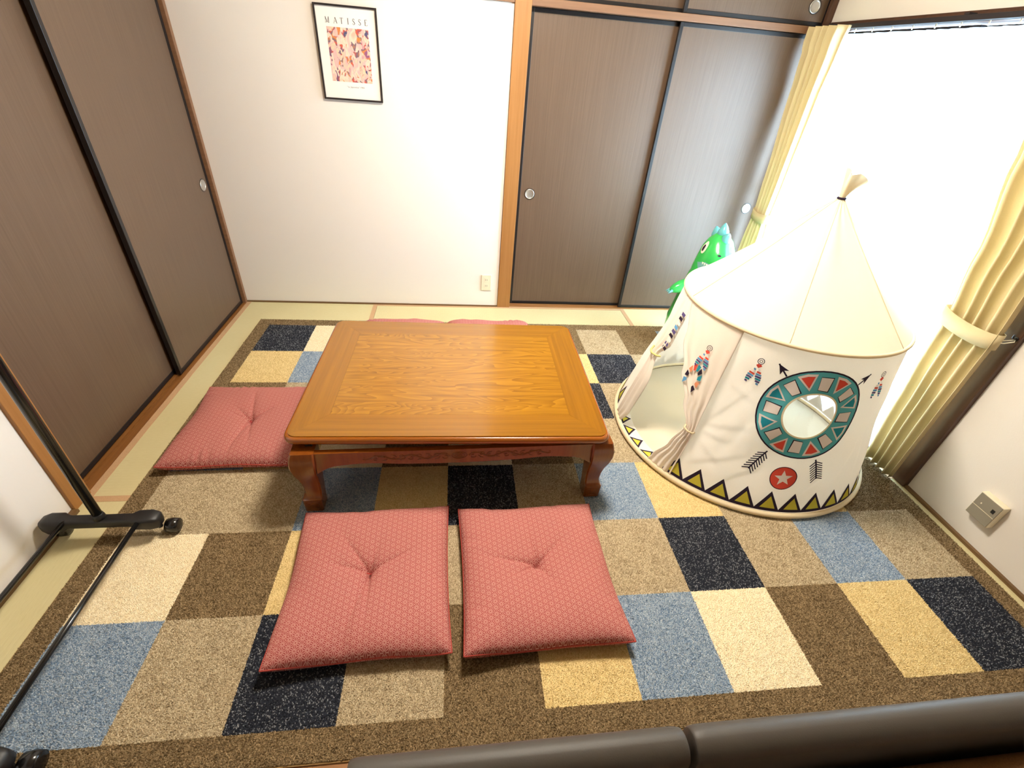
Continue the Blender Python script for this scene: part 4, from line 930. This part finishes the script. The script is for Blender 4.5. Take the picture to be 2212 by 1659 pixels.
# ------------------------------------------------------------------ sofa (seen over its back)
M_LEA = mat('black_leatherette', (76, 70, 64), 0.5, 0.4); t = NT(M_LEA)
nz = t.n('ShaderNodeTexVoronoi', i_Scale=420.0); t.l(t.coords(), nz.inputs['Vector']); t.bump(nz.outputs['Distance'], 0.12, 0.0006)
M_BRN = grain('brown_sofa_fabric', (104, 74, 46), (134, 98, 64), 'X', 0.9, 400, 400, 0.1, bump=0.3)
sofa = empty('sofa', (0.55, -0.1, 0.0), 0, 'black leatherette sofa with brown fabric cushions, its back to the rug', 'sofa')
def pad(name, x0, x1, prof_, m, er=0.03, ne=5, bow=0.0):
    """closed (y,z) profile swept along x with rounded ends"""
    cy = sum(p[0] for p in prof_) / len(prof_); cz = sum(p[1] for p in prof_) / len(prof_); rings = []
    st_ = [(x0 + er * (1 - math.cos(k / ne * math.pi / 2)), 1 - er / 0.12 * (1 - math.sin(k / ne * math.pi / 2))) for k in range(ne)]
    mids = [(x0 + er + (x1 - x0 - 2 * er) * k / 10, 1.0) for k in range(11)]
    en_ = [(x1 - (x - x0), s) for x, s in reversed(st_)]
    for (x, s) in st_ + mids + en_:
        u = (x - x0) / (x1 - x0); bz = bow * math.sin(math.pi * u)
        rings.append([(x, cy + (y - cy) * (0.55 + 0.45 * s), cz + (z - cz) * (0.9 + 0.1 * s) + bz * (z > cz)) for y, z in prof_])
    return MB().loft(rings).build(name, m, sofa, True)
def rprof(y0, y1, z0, z1, r, lean=0.0, n=6):
    pts = []
    for (cy, cz, a0) in ((y1-r, z1-r, 0), (y0+r, z1-r, 90), (y0+r, z0+r, 180), (y1-r, z0+r, 270)):
        for k in range(n + 1):
            a = R(a0 + 90 * k / n); z = cz + r * math.sin(a); pts.append((cy + r * math.cos(a) + lean * (z - z0) / (z1 - z0), z))
    return pts
OY = 0.1
pad('back_pad', -0.705, -0.180, rprof(0.204 + OY, 0.258 + OY, 0.16, 0.638, 0.026, 0.012), M_LEA, 0.022)
pad('back_pad', -0.168, 0.92, rprof(0.204 + OY, 0.258 + OY, 0.16, 0.638, 0.026, 0.012), M_LEA, 0.022)
MB().box(-0.69, 0.90, -0.52, 0.26 + OY - 0.06, 0.08, 0.24).build('base', M_LEA, sofa, False, 0.02, 3)
pad('seat_cushion', -0.70, -0.165, rprof(-0.55, 0.17 + OY, 0.245, 0.385, 0.04), M_BRN, 0.04)
pad('seat_cushion', -0.150, 0.88, rprof(-0.55, 0.17 + OY, 0.245, 0.385, 0.04), M_BRN, 0.04)
pad('back_cushion', 0.03, 0.90, rprof(0.095 + OY, 0.203 + OY, 0.39, 0.566, 0.045, 0.0), M_BRN, 0.05, 5, 0.012)
for (x, y) in ((-0.66, -0.46), (0.84, -0.46), (-0.66, 0.22), (0.84, 0.22)):
    MB().lathe([(0.018, 0.0), (0.024, 0.08)], (x, y, 0.0), 'Z', 14).build('leg', M_BLACK, sofa)
